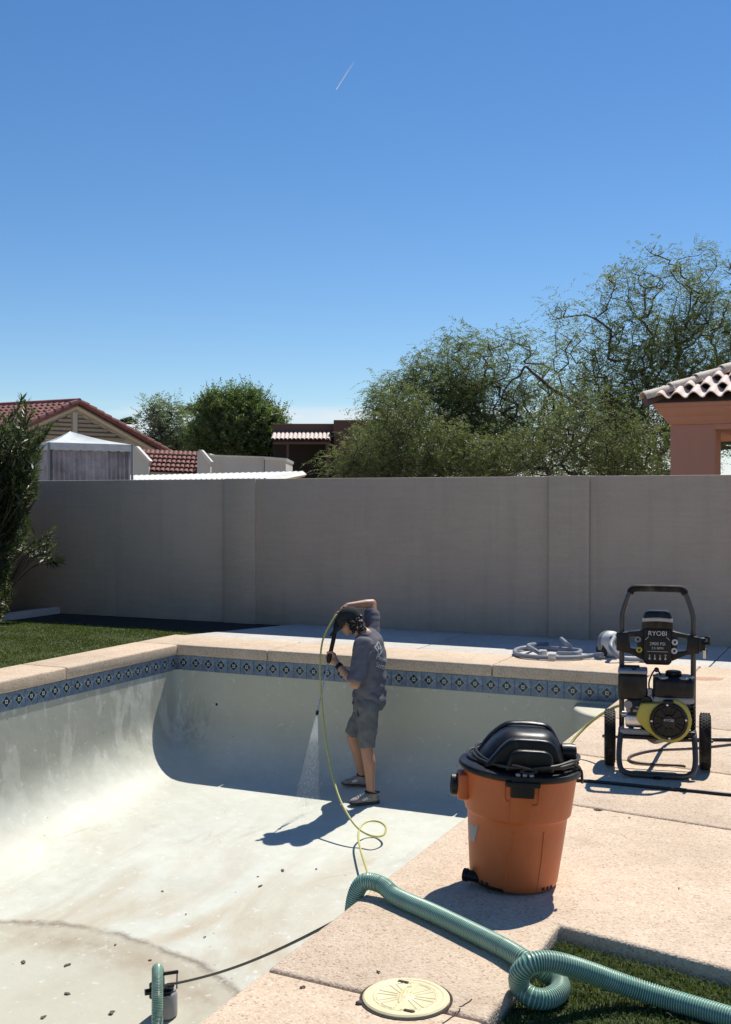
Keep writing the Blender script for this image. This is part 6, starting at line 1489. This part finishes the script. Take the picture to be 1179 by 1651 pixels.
    for _ in range(620):
        t = rr.uniform(.02, 1.0); e_ = rr.gauss(0, .45); c = w_+dirn*t+across*((.008+.125*t)*e_)+V3((rr.gauss(0, .010), rr.gauss(0, .010), 0))*t; l_ = rr.uniform(.006, .022); r_ = rr.uniform(.0005, .0012)
        dd = (dirn+across*e_*.155).normalized(); a_ = c; b_ = c+dd*l_; s1 = across*r_; s2 = dirn.cross(across).normalized()*r_
        mb2.add([a_, a_.lerp(b_, .6)+s1, a_.lerp(b_, .6)-s1*.5+s2, a_.lerp(b_, .6)-s1*.5-s2, b_], [(0, 1, 2), (0, 2, 3), (0, 3, 1), (4, 2, 1), (4, 3, 2), (4, 1, 3)])
    for _ in range(240):
        a = rr.uniform(0, 6.28); r = abs(rr.gauss(0, .16)); c = V3((tgt.x+r*math.cos(a), tgt.y+r*math.sin(a), .015+abs(rr.gauss(0, .05)))); r_ = rr.uniform(.0008, .0022)
        mb2.add([c+V3((r_, 0, 0)), c+V3((-r_, r_, 0)), c+V3((-r_, -r_, 0)), c+V3((0, 0, r_*2))], [(0, 1, 3), (1, 2, 3), (2, 0, 3), (0, 2, 1)])
    dw_, n_, b_ = new_mat('water droplets'); b_.inputs['Base Color'].default_value = (.9, .92, .93, 1); b_.inputs['Roughness'].default_value = .15; b_.inputs['Transmission Weight'].default_value = .35
    dr_ = mb2.build('droplets', dw_, SPRAY); dr_['kind'] = 'stuff'
    # ---- yellow hose from the gun to the pressure washer
    A = lambda x, y, Y: D(x, y, Y)
    ft = FP
    p = [ft+T0-gd*.03, ft+T0+V3((-.02, 0, .035)), A(526, 1019, 9.95), A(519, 1040, 9.9), A(516, 1080, 9.8), A(519, 1130, 9.7), A(525, 1190, 9.55), A(534, 1240, 9.4), A(546, 1283, 9.2), A(560, 1312, 9.05), A(574, 1332, 8.95), A(588, 1343, 8.9), A(605, 1349, 8.85), A(619, 1346, 8.9), A(622, 1334, 9.0), A(612, 1325.5, 9.1), A(596, 1324, 9.1), A(583, 1331, 9.0), A(578, 1346, 8.85), A(581, 1368, 8.6), A(588, 1392, 8.3), A(594, 1412, 8.0)]
    p += [A(601, 1450, 7.4), A(611, 1490, 6.85), W(3.75, 4.9, pool_z(3.75, 4.9)+.02), W(4.3, 4.65, pool_z(4.3, 4.65)+.04), W(4.62, 4.5, -.95), W(4.71, 4.44, -.16), W(4.75, 4.42, .006)]
    q = [G(812, 1283, .012), G(850, 1262, .012), G(880, 1243, .02), A(903, 1218, 6.25), A(917, 1203, 6.38), A(930, 1187, 6.45), A(950, 1167, 6.5), A(975, 1149, 6.45), A(1000, 1138, 6.35), WF @ V3((-.19, .07, .300))]
    cable('pressure_hose', p+q, .0085, 'yhose', 'thin yellow pressure hose hanging from the gun and coiling on the pool floor', 'hose', 8, 8)
person()

# ================================================================== CONTRAIL
a, b = D(542.5, 144, 9000), D(572.5, 97, 9600); mb = MB(Matrix.Identity(4)); k = 30
mb.tube([a.lerp(b, i/k) for i in range(k+1)], [3.0+6*i/k for i in range(k+1)], 10)
cm, n, bs = new_mat('contrail ice'); tc = N(n, 'ShaderNodeTexCoord'); sx = N(n, 'ShaderNodeSeparateXYZ'); L(n, tc.outputs['Generated'], sx.inputs[0])
bs.inputs['Base Color'].default_value = (.9, .9, .9, 1); tl = N(n, 'ShaderNodeBsdfTranslucent'); tl.inputs[0].default_value = (.9, .9, .9, 1)
ms = N(n, 'ShaderNodeMixShader'); ms.inputs[0].default_value = .5; L(n, bs.outputs[0], ms.inputs[1]); L(n, tl.outputs[0], ms.inputs[2])
trs = N(n, 'ShaderNodeBsdfTransparent'); mx = N(n, 'ShaderNodeMixShader'); L(n, ramp(n, sx.outputs[2], [(0, (.75, .75, .75)), (.3, (.32, .32, .32)), (1, (.0, .0, .0))]), mx.inputs[0]); L(n, trs.outputs[0], mx.inputs[1]); L(n, ms.outputs[0], mx.inputs[2]); L(n, mx.outputs[0], n.nodes['Material Output'].inputs[0])
tag(mb.build('contrail', cm), 'short white contrail streak high in the blue sky', 'contrail')
